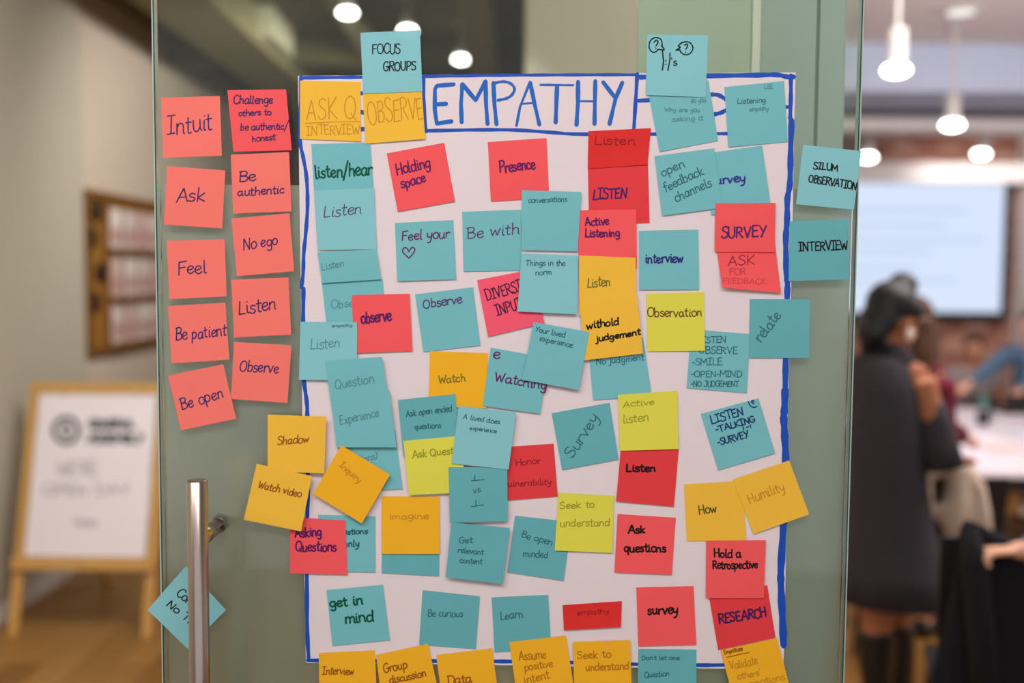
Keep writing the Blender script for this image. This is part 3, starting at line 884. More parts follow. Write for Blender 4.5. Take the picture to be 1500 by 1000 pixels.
 ('orD', (839,940),(923,937),(926,1023),(842,1026), 'orange sticky note reading Seek to understand in the bottom row', 2, [('Seek to',846,965,895,962,11,(184,118,18),1.6,0),('understand',858,982,921,980,11,(184,118,18),1.7,0)]),
 ('tealD', (935,950),(1020,951),(1020,1037),(934,1035), 'teal sticky note with faint Question, only teal one in the bottom row', 2, [("Don't let one",940,966,995,966,6,DT2,1.1,0),('Question',944,992,980,990,8,DT2,1.2,.05)]),
]


def bil(q, u, v):
    (ax, ay), (bx_, by), (cx, cy), (dx, dy) = q
    return ((ax * (1 - u) + bx_ * u) * (1 - v) + (dx * (1 - u) + cx * u) * v, (ay * (1 - u) + by * u) * (1 - v) + (dy * (1 - u) + cy * u) * v)


def invbil(q, x, y):
    u = v = .5
    for _ in range(6):
        fx, fy = bil(q, u, v)
        ex, ey = x - fx, y - fy
        a = bil(q, u + .01, v); b = bil(q, u, v + .01)
        jx1, jy1 = (a[0] - fx) / .01, (a[1] - fy) / .01
        jx2, jy2 = (b[0] - fx) / .01, (b[1] - fy) / .01
        det = jx1 * jy2 - jx2 * jy1
        u += (ex * jy2 - ey * jx2) / det
        v += (ey * jx1 - ex * jy1) / det
    return u, v


notes = []


def curl_of(nn, u, v):
    u = min(max(u, 0), 1); v = min(max(v, 0), 1)
    c = nn['curl']
    return c * (v ** 2.4) * (.75 + .25 * math.sin(nn['ph'] + 2.2 * u)) + .00022 * (1 + math.sin(nn['ph'] * 3 + 5 * v + 2 * u))


rn = random.Random(11)
for idx, (col, a, b, c_, d_, label, curl, lines_) in enumerate(N):
    q = (a, b, c_, d_)
    nn = dict(q=q, curl=curl * .0003, ph=rn.uniform(0, 6.28), base=.0009)
    xs = [p[0] for p in q]; ys = [p[1] for p in q]
    mxs = 0.0
    # height of what lies beneath
    for i in range(11):
        for j in range(11):
            X, Y_ = bil(q, i / 10, j / 10)
            if 437 < X < 1165 and 107 < Y_ < 979: mxs = max(mxs, OFFP + .0006)
            for k in notes:
                if X < k['bb'][0] or X > k['bb'][1] or Y_ < k['bb'][2] or Y_ > k['bb'][3]: continue
                uu, vv = invbil(k['q'], X, Y_)
                if -.02 <= uu <= 1.02 and -.02 <= vv <= 1.02:
                    need = k['base'] + curl_of(k, uu, vv) - curl_of(nn, i / 10, j / 10) * .9 + .0006
                    mxs = max(mxs, need)
    nn['base'] = max(mxs, .0005)
    nn['bb'] = (min(xs) - 1, max(xs) + 1, min(ys) - 1, max(ys) + 1)
    notes.append(nn)
    K = 8
    V, F = [], []
    for side in (0, 1):
        for j in range(K + 1):
            for i in range(K + 1):
                u, v = i / K, j / K
                X, Y_ = bil(q, u, v)
                off = nn['base'] + curl_of(nn, u, v) - side * .00025
                # the edges of hand-torn pad sheets bow very slightly
                V.append(P(X, Y_, D - off))
    M_ = (K + 1) ** 2
    for j in range(K):
        for i in range(K):
            e = j * (K + 1) + i
            F.append([e, e + 1, e + K + 2, e + K + 1])
            F.append([M_ + e, M_ + e + K + 1, M_ + e + K + 2, M_ + e + 1])
    bd = [i for i in range(K + 1)] + [(K + 1) * j + K for j in range(1, K + 1)] + [(K + 1) * K + i for i in range(K - 1, -1, -1)] + [(K + 1) * j for j in range(K - 1, 0, -1)]
    nb = len(V)
    V += [V[k] for k in bd] + [V[M_ + k] for k in bd]
    for i in range(len(bd)):
        i2 = (i + 1) % len(bd)
        F.append([nb + i, nb + len(bd) + i, nb + len(bd) + i2, nb + i2])
    o = mk('sticky_note', V, F, NM[col], smooth=False)
    for p in o.data.polygons[:2 * K * K]: p.use_smooth = True
    setp(o, label, 'sticky note', 'sticky notes on the glass door')

    def top(x, y, nn=nn, q=q):
        u, v = invbil(q, x, y)
        return P(x, y, D - (nn['base'] + curl_of(nn, u, v) + .00018))
    by_ink = {}
    for (t, x0, y0, x1, y1, h, ik, wd, sl) in lines_:
        st = text_strokes(t, x0, y0, x1, y1, h, sl, .5, rn)
        by_ink.setdefault(ik, []).append(ribbon(st, wd, top))
    if 'two drawn speech' in label:
        z = lambda pts: [(900 + a / 5, 30 + b / 5) for a, b in pts]
        g = [crom(z([(350, 190), (342, 140), (300, 125), (262, 150), (255, 200), (280, 232), (310, 225), (320, 212), (365, 215), (345, 185)])),
             crom(z([(450, 218), (482, 197), (468, 187), (500, 160), (550, 160), (575, 200), (555, 240), (515, 250), (485, 230), (480, 215), (450, 218)])),
             z([(352, 222), (360, 300), (350, 365)]), z([(408, 238), (404, 300), (392, 365)]), z([(376, 293), (377, 296)]), z([(376, 320), (377, 323)]),
             crom(z([(290, 160), (308, 143), (320, 160), (304, 186)])), z([(303, 200), (304, 203)]), crom(z([(513, 180), (533, 172), (535, 188), (523, 210)])), z([(522, 232), (523, 234)])]
        by_ink.setdefault(BLK, []).append(ribbon(g, 1.9, top))
    if 'drawn heart' in label:
        z = lambda pts: [(430 + a / 5, 200 + b / 5) for a, b in pts]
        by_ink[PUR].append(ribbon([crom(z([(845, 890), (800, 845), (808, 815), (832, 818), (845, 842), (865, 812), (887, 820), (880, 850), (845, 890)]))], 1.8, top))
    if 'ASK Q' in label:
        by_ink[FO].append(ribbon([[(447, 180.5), (490, 178.5), (528, 178)]], 1.2, top))
    if '1 vs 1' in label:
        by_ink[DT2].append(ribbon([[(690, 704), (710, 702)], [(690, 742), (709, 739)]], 1.2, top))
    if 'TALKING' in label:
        by_ink[(20, 50, 104)].append(ribbon([crom([(1096, 588), (1099, 594), (1104, 596.5), (1109, 595)])], 1.6, top))
    if 'Validate' in label:
        by_ink[BR].append(ribbon([[(1064, 962.5), (1098, 955)]], 1.2, top))
    for ik, gs in by_ink.items():
        V, F = join(*gs)
        mk('handwriting', V, F, ink(ik), o)

# ================================================================== LAMPS
m_lamp_white = mat('white_lamp_metal', rgb(186, 182, 178), .4, spec=.5)
m_glow = emis('lamp_glow', (1.0, .96, .93, 1), 14)


def ceiling_lamp(px, py, Y, label, r=.05, ln=.2, tilt=(0, 0), power=25, to=None, group='white ceiling lamps', top=CEIL):
    c = P(px, py, Y)
    t = empty('ceiling_lamp', c, label, 'lamp', group)
    ax = Vector((tilt[0], tilt[1], 1)).normalized()
    V, F = tube([c + ax * .012, c + ax * .016, c + ax * (ln - .01), c + ax * ln], [r * .72, r * .76, r * .76, r * .6], 24)
    o = mk('lamp_housing', V, F, m_lamp_white, t)
    for p in o.data.polygons: p.use_smooth = len(p.vertices) == 4
    e = c + ax * ln
    V, F = tube([e, Vector((e.x, e.y, top - .012))], .010, 10)
    V2, F2 = tube([(e.x, e.y, top - .014), (e.x, e.y, top - .001)], .045, 20)
    V, F = join((V, F), (V2, F2))
    mk('stem', V, F, m_lamp_white, t)
    V, F = ell(c + ax * .004, (r * 1.05, r * 1.05, r * .5), 0, 20, 10)
    mk('bulb', V, F, m_glow, t, smooth=True)
    d = to if to is not None else c - ax
    lamp(c - ax * (r * .8 + .03), power, to=d, radius=r * .7)
    return t


ceiling_lamp(1313, 104, 4.9, 'white cylinder ceiling lamp over the standing woman, nearest and largest lamp', .058, .2, power=18)
ceiling_lamp(1395, 184, 6.7, 'white cylinder ceiling lamp hanging in front of the white beam', .062, .2, (-.02, 0), power=25, top=CEIL)
ceiling_lamp(1437, 226, 8.8, 'white ceiling lamp tilted to the side before the brick band', .06, .16, (.35, 0), power=30, to=P(1437, 330, 10))
ceiling_lamp(1271, 231, 8.8, 'white ceiling lamp beside the glass door edge, above the projection screen', .062, .16, power=30)
ceiling_lamp(1620, 200, 8.0, 'white cylinder ceiling lamp outside the picture on the right', .06, .2, power=60, to=P(1480, 500, 10))  # extra copy out of view, added to light the brick wall
hall = 'small ceiling lamps of the hall'
ceiling_lamp(509, 20, 5.2, 'small bright hall lamp left of the FOCUS GROUPS note', .045, .10, power=40, group=hall, to=(-2.4, 7.0, 1.7))
ceiling_lamp(597, 46, 5.9, 'small bright hall lamp peeking out above the FOCUS GROUPS note', .045, .10, power=40, group=hall, to=(-2.4, 7.0, 1.7))
ceiling_lamp(675, 88, 6.7, 'small bright hall lamp just above the EMPATHY title', .045, .10, power=40, group=hall, to=(-2.4, 7.0, 1.7))
ceiling_lamp(700, 68, 9.4, 'dim small hall lamp farther back, above the EMPATHY title', .04, .10, power=90, group=hall, to=(-2.0, 14, 1.5))
# recessed can in the classroom ceiling
c = P(1407, 28, 6.3); c.z = CEIL
t = empty('recessed_lamp', (c.x, c.y, CEIL - .02), 'round recessed lamp in the pale classroom ceiling', 'lamp')
V, F = tube([(c.x, c.y, CEIL - .016), (c.x, c.y, CEIL - .001)], .11, 28)
mk('trim_ring', V, F, m_lamp_white, t)
V, F = ell((c.x, c.y, CEIL - .016), (.085, .085, .012), 0, 20, 8)
mk('diffuser', V, F, emis('dim_glow', (1, .94, .92, 1), 1.1), t, smooth=True)

# ================================================================== LEFT: brochure rack on the wall
m_wood = mat('rack_wood', rgb(160, 112, 50), .5, noise_amt=.15, nscale=6, stretch=(1, 1, 6))
m_wood2 = mat('rack_wood_dark', rgb(128, 86, 36), .5, noise_amt=.15, nscale=6)
Yr0, Yr1 = 5.76, 7.25
zt, zb = 2.10, 1.17
XW = -2.42
rack = empty('brochure_rack', (XW, (Yr0 + Yr1) / 2, zb), 'wooden brochure rack with rows of pale leaflets on the left wall', 'rack')
box('back_panel', (XW + .001, Yr0, zb), (XW + .02, Yr1, zt), m_wood, rack, .002)
for (z0, z1) in ((zt - .045, zt), (zb, zb + .035)):
    box('rail', (XW + .02, Yr0, z0), (XW + .05, Yr1, z1), m_wood2, rack, .002)
for y0 in (Yr0, Yr0 + .275, Yr1 - .03):
    box('stile', (XW + .02, y0, zb + .036), (XW + .045, y0 + .03, zt - .046), m_wood2, rack, .002)
zs = [1.21, 1.49, 1.78]
for z in zs:
    box('ledge', (XW + .021, Yr0 + .31, z - .03), (XW + .075, Yr1 - .035, z), m_wood2, rack, .002)
m_leaf = [mat('leaflet_%d' % i, rgb(*c), .6, noise_amt=.04) for i, c in enumerate([(228, 214, 210), (222, 192, 188), (236, 226, 220)])]
m_pinkblk = mat('leaflet_print', rgb(196, 150, 142), .6)
for r, z in enumerate(zs):
    for k in range(5):
        y0 = Yr0 + .335 + k * .225
        rowname = ['bottom', 'middle', 'top'][r]
        lf = box('leaflet', (XW + .032, y0, z + .002), (XW + .040, y0 + .17, z + .232), m_leaf[(r + k) % 3])
        pos = ['first', 'second', 'third', 'fourth', 'fifth'][k]
        setp(lf, '%s pale leaflet of the %s row in the brochure rack on the wall' % (pos, rowname), 'leaflet', 'leaflets in the wall rack')
        box('printed_panel', (XW + .0401, y0 + .02, z + .03), (XW + .0405, y0 + .15, z + .12), m_pinkblk, lf)
for (dy, z, nme) in ((.16, 1.98, 'topmost'), (.10, 1.83, 'second'), (.20, 1.63, 'third'), (.12, 1.46, 'lowest')):
    V, F = tube([(XW + .0205, Yr0 + dy, z), (XW + .032, Yr0 + dy, z), (XW + .036, Yr0 + dy, z)], [.062, .062, .05], 20)
    o = mk('round_badge', V, F, m_black)
    setp(o, '%s dark round badge on the left strip of the brochure rack' % nme, 'badge', 'dark badges on the rack')

# ================================================================== LEFT: easel with sign
m_easel = mat('easel_wood', rgb(196, 150, 84), .5, noise_amt=.15, nscale=5, stretch=(4, 4, .6))
m_board = mat('white_board', rgb(232, 224, 232), .35, spec=.4)
X0, X1 = P(17, 945, 4.5).x, P(214, 945, 4.5).x
HE = 1.12
lean = .29


def EP(x, z, off=0.0):
    """point on the leaning front plane of the easel; off = in front of it"""
    return Vector((x, 4.5 + lean * z / HE - off, z))


def eplank(name, x0, x1, z0, z1, o0, o1, mt, parent, bev=.002):
    vs, fs = boxgeo((x0, o0, z0), (x1, o1, z1), bev)
    vs = [EP(v.x, v.z, v.y) for v in vs]
    return mk(name, vs, fs, mt, parent)


easel = empty('easel', ((X0 + X1) / 2, 4.6, 0), 'light wooden A-frame easel standing on the wooden floor', 'easel')
eplank('leg', X0 - .022, X0 + .022, 0.002, HE, -.025, 0, m_easel, easel)
eplank('leg', X1 - .022, X1 + .022, 0.002, HE, -.025, 0, m_easel, easel)
eplank('top_rail', X0 + .0225, X1 - .0225, HE - .05, HE - .004, -.025, -.001, m_easel, easel)
eplank('bottom_rail', X0 - .022, X1 + .022, .295, .345, .0005, .03, m_easel, easel)
for x in (X0 + .12, X1 - .12):
    V, F = boxgeo((-.018, -.012, 0), (.018, .012, 1))
    p0 = Vector((x, 5.28, .002)); p1 = Vector((x, 4.5 + lean + .03, HE - .04))
    V = [Vector((p0.x + v.x, p0.y + (p1.y - p0.y) * v.z + v.y, p0.z + (p1.z - p0.z) * v.z)) for v in V]
    mk('back_leg', V, F, m_easel, easel)
sign = empty('sign_board', EP((X0 + X1) / 2, .346), 'white sign board with round dark logo and grey writing on the easel', 'sign')
zs0, zs1 = .347, HE - .055
eplank('board', X0 + .028, X1 - .028, zs0, zs1, .001, .008, m_board, sign, .001)
Sx0, Sx1 = X0 + .03, X1 - .03


def sg(x, y):
    """photo pixel -> board surface"""
    d = P(x, y, 4.5) - CAM
    # intersect with the leaning plane (Y = 4.5 + lean*z/HE - .009)
    k = lean / HE
    tt = (4.5 - .0092 - CAM.y + k * CAM.z) / (d.y - k * d.z)
    return CAM + d * tt


m_logo = mat('sign_dark_print', rgb(24, 44, 40), .6)
m_grey = mat('sign_grey_print', rgb(150, 144, 150), .6)
g = []
ringp = [(97 + 18 * math.cos(a * math.pi / 12), 630 + 18 * math.sin(a * math.pi / 12)) for a in range(25)]
g.append(ribbon([ringp], 6.5, sg))
g.append(ribbon([[(97, 620), (97, 641)], [(93, 624), (93, 634)], [(101, 624), (101, 634)]], 3.5, sg))
rs = random.Random(5)
g.append(ribbon(text_strokes('GENERAL', 130, 627, 196, 627, 12, 0, 0, rs), 3.8, sg))
g.append(ribbon(text_strokes('ASSEMBLY', 128, 648, 210, 648, 12, 0, 0, rs), 3.8, sg))
V, F = join(*g)
mk('logo_lettering', V, F, m_logo, sign)
g = [ribbon(text_strokes("WE'RE", 84, 696, 142, 696, 20, 0, .1, rs), 2.0, sg),
     ribbon(text_strokes('OPEN DAY', 62, 726, 190, 724, 15, 0, .1, rs), 2.0, sg),
     ribbon(text_strokes('noon', 108, 768, 142, 770, 10, 0, .1, rs), 2.2, sg)]
for V, F in g:
    mk('lettering_line', V, F, m_grey, sign)

# ================================================================== RIGHT: projection screen
xs0, xs1 = P(1195, 380, 9.9).x, P(1468, 380, 9.9).x
z0s, z1s = P(1400, 457, 9.9).z, P(1400, 268, 9.9).z
scr = empty('projection_screen', ((xs0 + xs1) / 2, 9.9, z0s), 'bright bluish projection screen with a thin dark frame on the brick wall', 'screen')
box('screen_surface', (xs0, 9.90, z0s), (xs1, 9.915, z1s), emis('screen_light', (.70, .80, 1.0, 1), 1.0), scr)
fr = .075
box('frame', (xs1, 9.89, z0s - fr), (xs1 + fr, 9.93, z1s + fr), m_black, scr, .004)
box('frame', (xs0 - fr, 9.89, z0s - fr), (xs0, 9.93, z1s + fr), m_black, scr, .004)
box('frame', (xs0, 9.89, z0s - fr), (xs1, 9.93, z0s), m_black, scr, .004)
box('frame', (xs0, 9.89, z1s), (xs1, 9.93, z1s + fr), m_black, scr, .004)
box('backing', (xs0, 9.916, z0s), (xs1, 9.99, z1s), m_black, scr)
m_dimtext = emis('screen_text', (.58, .68, .88, 1), .95)
for k, (z, w0, w1) in enumerate([(2.25, .15, .8), (2.11, .15, .7), (1.97, .15, .9), (1.86, .15, .62), (1.70, .15, .55), (1.58, .15, .75)]):
    ww = xs1 - xs0
    box('text_line', (xs0 + w0 * ww, 9.896, z), (xs0 + w1 * ww, 9.8995, z + .035), m_dimtext, scr)

# ================================================================== RIGHT: table and what is on it
m_top = mat('white_laminate', rgb(232, 224, 232), .35, spec=.4)
m_dark = mat('dark_table_edge', rgb(36, 32, 32), .5)
tx0, tx1, ty0, ty1 = 1.98, 4.3, 4.66, 7.0
table = empty('table', ((tx0 + tx1) / 2, (ty0 + ty1) / 2, 0), 'long white worktable with a dark edge behind the standing woman', 'table')
box('tabletop', (tx0, ty0, .72), (tx1, ty1, .75), m_top, table, .004)
box('apron', (tx0 + .01, ty0 + .006, .655), (tx1 - .01, ty0 + .03, .7195), m_dark, table, .003)
box('apron', (tx0 + .01, ty1 - .03, .655), (tx1 - .01, ty1 - .006, .7195), m_dark, table, .003)
for (x, y) in ((tx0 + .05, ty0 + .07), (tx1 - .05, ty0 + .07), (tx0 + .05, ty1 - .07), (tx1 - .05, ty1 - .07)):
    box('leg', (x - .025, y - .025, .001), (x + .025, y + .025, .7195), m_dark, table, .003)
box('shelf', (2.45, ty0 + .1, .50), (3.6, ty0 + .5, .52), m_dark, table, .003)
TT = .7502
m_sheet = [mat('sheet_%d' % i, rgb(*c), .6) for i, c in enumerate([(240, 236, 240), (236, 200, 190), (206, 212, 222)])]


def on_table(px, py, z=TT):
    d = P(px, py, 5.0) - CAM
    return CAM + d * ((z - CAM.z) / d.z)


for i, (px, py, w_, l_, a, k, lb) in enumerate([(1466, 657, .15, .21, .3, 1, 'pinkish sheet of paper near the front of the white table'),
                                           (1432, 640, .21, .30, -.2, 0, 'white sheet of paper lying on the white table beside the woman'),
                                           (1492, 632, .21, .30, .15, 2, 'grey-blue sheet of paper at the right of the white table')]):
    c = on_table(px, py)
    vs, fs = boxgeo((-w_ / 2, -l_ / 2, 0), (w_ / 2, l_ / 2, .0015))
    R = Matrix.Rotation(a, 3, 'Z')
    o = mk('paper_sheet', [c + R @ v for v in vs], fs, m_sheet[k])
    setp(o, lb, 'paper', 'papers on the white table')
c = on_table(1440, 622)
cup = empty('cup', c, 'small dark cup standing on the white table', 'cup')
V, F = tube([c, c + Vector((0, 0, .004)), c + Vector((0, 0, .085)), c + Vector((0, 0, .09))], [.032, .034, .042, .040], 20)
mk('cup_body', V, F, mat('dark_cup', rgb(52, 52, 58), .4), cup, smooth=False)
V, F = tube([c + Vector((.04, 0, .07)), c + Vector((.065, 0, .06)), c + Vector((.065, 0, .035)), c + Vector((.038, 0, .025))], .006, 8)
mk('cup_handle', V, F, mat('dark_cup_handle', rgb(52, 52, 58), .4), cup, smooth=True)
c = on_table(1493, 603)
lp = empty('laptop', c, 'dark open laptop on the far side of the white table', 'laptop')
box('keyboard_base', c + Vector((-.16, -.11, .001)), c + Vector((.16, .11, .018)), m_black, lp, .003)
box('lid', c + Vector((-.16, -.125, .019)), c + Vector((.16, -.115, .13)), m_dark, lp, .003)
c = on_table(1440, 594)
gb = empty('pen_pot', c, 'small teal pot with pens near the far edge of the table', 'pot')
V, F = tube([c, c + Vector((0, 0, .07))], .035, 18)
mk('pot', V, F, mat('teal_pot', rgb(96, 160, 150), .5), gb)
for dx, dy in ((-.012, 0), (.012, .008), (0, -.01)):
    V, F = tube([c + Vector((dx, dy, .0702)), c + Vector((dx * 2.4, dy * 2, .13))], .005, 8)
    mk('pen', V, F, m_black, gb)
# drawer box and papers under the table
bxw = box('wooden_box', (P(1436, 736, 4.9).x, 4.80, .5205), (P(1480, 736, 4.9).x, 5.1, .645), m_easel, None, .004)
setp(bxw, 'light wooden box on the dark shelf under the white table', 'box')
pw_ = box('paper_stack', (P(1494, 720, 4.8).x, 4.79, .5205), (P(1494, 720, 4.8).x + .25, 5.1, .56), m_sheet[0], None, .001)
setp(pw_, 'stack of white paper on the shelf under the table, right of the wooden box', 'paper')

# ================================================================== CHAIRS AND COATS
m_chair = mat('black_chair_plastic', rgb(26, 26, 30), .45, spec=.4)


def chair(x, y, rz, label, hb=.86, group='black chairs near the table', sm=None):
    t = empty('chair', (x, y, 0), label, 'chair', group)
    R = Matrix.Rotation(rz, 3, 'Z')
    o0 = Vector((x, y, 0))

    def tr(v): return o0 + R @ v
    sm = sm or m_chair
    vs, fs = boxgeo((-.21, -.21, .435), (.21, .21, .46), .008); mk('seat', [tr(v) for v in vs], fs, sm, t)
    vs, fs = boxgeo((-.20, -.22, hb - .30), (.20, -.198, hb), .008)
    mk('backrest', [tr(Vector((v.x, v.y - .05 * ((v.z - .5) / .4) - .03 * (1 - (v.x / .2) ** 2), v.z))) for v in vs], fs, sm, t)
    for sx in (-1, 1):
        V, F = tube([tr(Vector((sx * .19, .19, .434))), tr(Vector((sx * .21, .22, .001)))], .011, 10); mk('leg', V, F, m_black, t)
        V, F = tube([tr(Vector((sx * .19, -.19, .434))), tr(Vector((sx * .21, -.24, .001)))], .011, 10); mk('leg', V, F, m_black, t)
        V, F = tube([tr(Vector((sx * .185, -.185, .461))), tr(Vector((sx * .185, -.25, hb - .1)))], .010, 10); mk('back_post', V, F, m_black, t)
    return t


YB = 3.9
cb = P(1398, 740, YB)
chair(cb.x, YB + .24, 0, 'black chair under the beige coat, behind the standing woman', .88)
m_beige = mat('beige_wool', rgb(206, 188, 168), .9, noise_amt=.12, nscale=12)
coat = empty('beige_coat', P(1398, 690, YB), 'beige coat slung over the back of a chair beside the woman', 'coat')
Q = lambda x, y, d=0: P(x, y, YB - .04 + d)
geos = [tube([Q(1352, 695), Q(1355, 725), Q(1360, 760)], [.030, .034, .020], 12),
        tube([Q(1354, 694), Q(1380, 686), Q(1410, 690), Q(1428, 715), Q(1438, 755), Q(1446, 790)], [.034, .034, .048, .042, .036, .022], 12),
        tube([Q(1404, 700), Q(1400, 735), Q(1396, 770), Q(1398, 798)], [.05, .055, .045, .02], 12),
        tube([Q(1388, 745), Q(1378, 765)], [.045, .02], 12),
        tube([Q(1420, 720), Q(1424, 770)], [.035, .03], 12)]
fused('coat_cloth', geos, m_beige, coat, .010, 5)
bg = empty('shoulder_bag', P(1376, 880, 3.9), 'dark grey bag with a pale tag on the chair behind the woman', 'bag')
a_, b_ = P(1362, 858, 3.86), P(1392, 830, 3.86)
box('bag_body', (a_.x, 3.98, .462), (b_.x + .02, 4.14, .60), mat('bag_grey', rgb(58, 56, 66), .8), bg, .015)
box('tag', (a_.x + .01, 3.9755, .50), (a_.x + .07, 3.9795, .53), m_white, bg)

# black coat on the near chair
YN = 2.72
cn = P(1440, 800, YN)
chair(cn.x + .20, YN + .27, -.35, 'black chair under the black coat in the lower right corner', .93)
m_blackcloth = mat('black_wool', rgb(20, 20, 25), .95, noise_amt=.2, nscale=8)
bc = empty('black_coat', P(1440, 1000, YN), 'long black coat hanging over the near chair in the lower right corner', 'coat')
x_ = lambda px, py: P(px, py, YN).x
prof = [(766, 1414, 1432), (775, 1408, 1450), (792, 1404, 1490), (830, 1399, 1530), (870, 1393, 1548), (930, 1380, 1560), (1000, 1364, 1570), (1100, 1350, 1575), (1200, 1344, 1575)]
rr = []
for (py, l_, r_) in prof[::-1]:
    z = P(1450, py, YN).z
    xl, xr = x_(l_, py), x_(r_, py)
    rr.append(((xl + xr) / 2, YN, z, (xr - xl) / 2, .035 + .09 * (py - 766) / 434))
V, F = rings(rr, 40)
V = [Vector((v.x, v.y + .012 * math.sin(v.x * 55 + v.z * 3) * (1.1 - v.z), v.z)) for v in V]
o = mk('coat_cloth', V, F, m_blackcloth, bc, smooth=True)
V, F = tube([P(1422, 775, YN - .05), P(1428, 830, YN - .09), P(1440, 960, YN - .10), P(1446, 1080, YN - .11)], [.02, .035, .035, .03], 12)
mk('sleeve', V, F, m_blackcloth, bc, smooth=True)

# far wooden stools seen between legs
for (px, py, Y) in ((1362, 935, 4.3), (1252, 900, 4.6)):
    c = P(px, py, Y)
# ================================================================== PEOPLE
SK = {'brown': mat('skin_brown', rgb(176, 112, 78), .55, spec=.35, noise_amt=.05), 'light': mat('skin_light', rgb(226, 170, 140), .55, spec=.35, noise_amt=.04),
      'tan': mat('skin_tan', rgb(214, 156, 120), .55, spec=.35, noise_amt=.04)}
m_eye = mat('eye_dark', rgb(20, 14, 12), .2)
m_lip = mat('lips', rgb(150, 70, 66), .5)


def hand_geo(wr, d, n_, s=1.0, curl=.35):
    """wrist point, pointing direction, palm normal -> palm + five fingers"""
    d = d.normalized(); n_ = (n_ - d * n_.dot(d)).normalized(); sd = d.cross(n_)
    out = [tube([wr, wr + d * .03 * s, wr + d * .075 * s], [.024 * s, .034 * s, .036 * s], 12, squash=[(1, .7), (1, .5), (1, .45)])]
    # make sure the palm is wide across sd
    V = []
    for v in out[0][0]:
        q = v - wr
        V.append(wr + d * q.dot(d) + sd * max(-.04, min(.04, q.dot(sd) * 1.15)) + n_ * q.dot(n_) * .62)
    out[0] = (V, out[0][1])
    for i, (o_, l_) in enumerate(((-.028, .060), (-.010, .072), (.009, .068), (.027, .052))):
        p0 = wr + d * .068 * s + sd * o_ * s
        p1 = p0 + (d * math.cos(curl * .6) + n_ * math.sin(curl * .6)) * l_ * .45 * s
        p2 = p1 + (d * math.cos(curl * 1.8) + n_ * math.sin(curl * 1.8)) * l_ * .32 * s
        p3 = p2 + (d * math.cos(curl * 3) + n_ * math.sin(curl * 3)) * l_ * .25 * s
        out.append(tube([p0, p1, p2, p3], [.0095 * s, .009 * s, .008 * s, .0065 * s], 8))
    p0 = wr + d * .02 * s - sd * .022 * s
    p1 = p0 + (d * .75 - sd * .7 + n_ * .2).normalized() * .034 * s
    p2 = p1 + (d * .95 - sd * .25 + n_ * .35).normalized() * .03 * s
    out.append(tube([p0, p1, p2], [.013 * s, .011 * s, .008 * s], 8))
    return out


def head_geo(c, f, upv, s=1.0):
    f = f.normalized(); upv = (upv - f * upv.dot(f)).normalized(); r = f.cross(upv)

    def L(v): return c + (r * v.x + f * v.y + upv * v.z) * s

    def LL(g): return ([L(v) for v in g[0]], g[1])
    g = [LL(ell((0, -.012, .018), (.075, .095, .092))), LL(ell((0, .028, -.038), (.056, .062, .068))), LL(ell((0, .050, -.088), (.026, .026, .020))),
         LL(tube([(0, .088, .012), (0, .104, -.020), (0, .108, -.032)], [.008, .012, .011], 10)), LL(ell((0, .084, .028), (.050, .012, .012))),
         LL(ell((.076, -.010, -.012), (.008, .018, .030))), LL(ell((-.076, -.010, -.012), (.008, .018, .030)))]
    return g, L, LL


def human(name, label, skin, H, f, upv, J, hair=None, clothes=(), s=1.0, hcurl=.35, group=None, feet=True, hands=('l', 'r'), hn=Vector((0, 0, -1))):
    t = empty(name, Vector((J['pel'].x, J['pel'].y, 0)), label, 'person', group)
    g, L, LL = head_geo(H, f, upv, s)
    g.append(tube([H + Vector((0, 0, -.05)) - f * .02, J['neck'] + Vector((0, 0, .02)), J['neck'] - Vector((0, 0, .05))], [.050 * s, .052 * s, .075 * s], 14))
    ch = (J['neck'] * .65 + J['pel'] * .35)
    g.append(tube([J['neck'] - Vector((0, 0, .03)), ch, J['pel'] * .7 + J['neck'] * .3, J['pel'] - Vector((0, 0, .04))], [.085, .125, .11, .125], 18))
    for k in 'lr':
        g.append(tube([J['neck'] - Vector((0, 0, .06)), J['sh' + k]], [.055, .05], 12))
        g.append(tube([J['sh' + k], (J['sh' + k] + J['el' + k]) / 2, J['el' + k], (J['el' + k] * .6 + J['wr' + k] * .4), J['wr' + k]], [.050, .043, .037, .036, .024], 12))
        if k in hands:
            g += hand_geo(J['wr' + k], J['wr' + k] - J['el' + k], hn, s * (1.12 if hcurl > .5 else 1), hcurl)
        if 'kn' + k in J:
            g.append(tube([J['pel'] + (J['kn' + k] - J['pel']) * .08, (J['pel'] + J['kn' + k]) / 2, J['kn' + k], J['kn' + k] * .65 + J['ft' + k] * .35, J['ft' + k]], [.085, .078, .056, .054, .036], 14))
            ff_ = Vector((f.x, f.y, 0)).normalized()
            g.append(tube([J['ft' + k] - ff_ * .03 + Vector((0, 0, -.03)), J['ft' + k] + ff_ * .08 + Vector((0, 0, -.045)), J['ft' + k] + ff_ * .16 + Vector((0, 0, -.052))], [.035, .036, .026], 12))
    fused('body', g, SK[skin], t, .009, 3)
    for sx in (-1, 1):
        V, F = LL(ell((sx * .030, .080, .010), (.012, .008, .007), 0, 12, 8))
        mk('eye', V, F, m_eye, t, smooth=True)
    V, F = LL(ell((0, .089, -.058), (.022, .008, .007), 0, 12, 8))
    mk('mouth', V, F, m_lip, t, smooth=True)
    if hair:
        fused('hair', [LL(x) for x in hair[1]] + list(hair[2]), hair[0], t, .010, 4)
    return t, L, LL


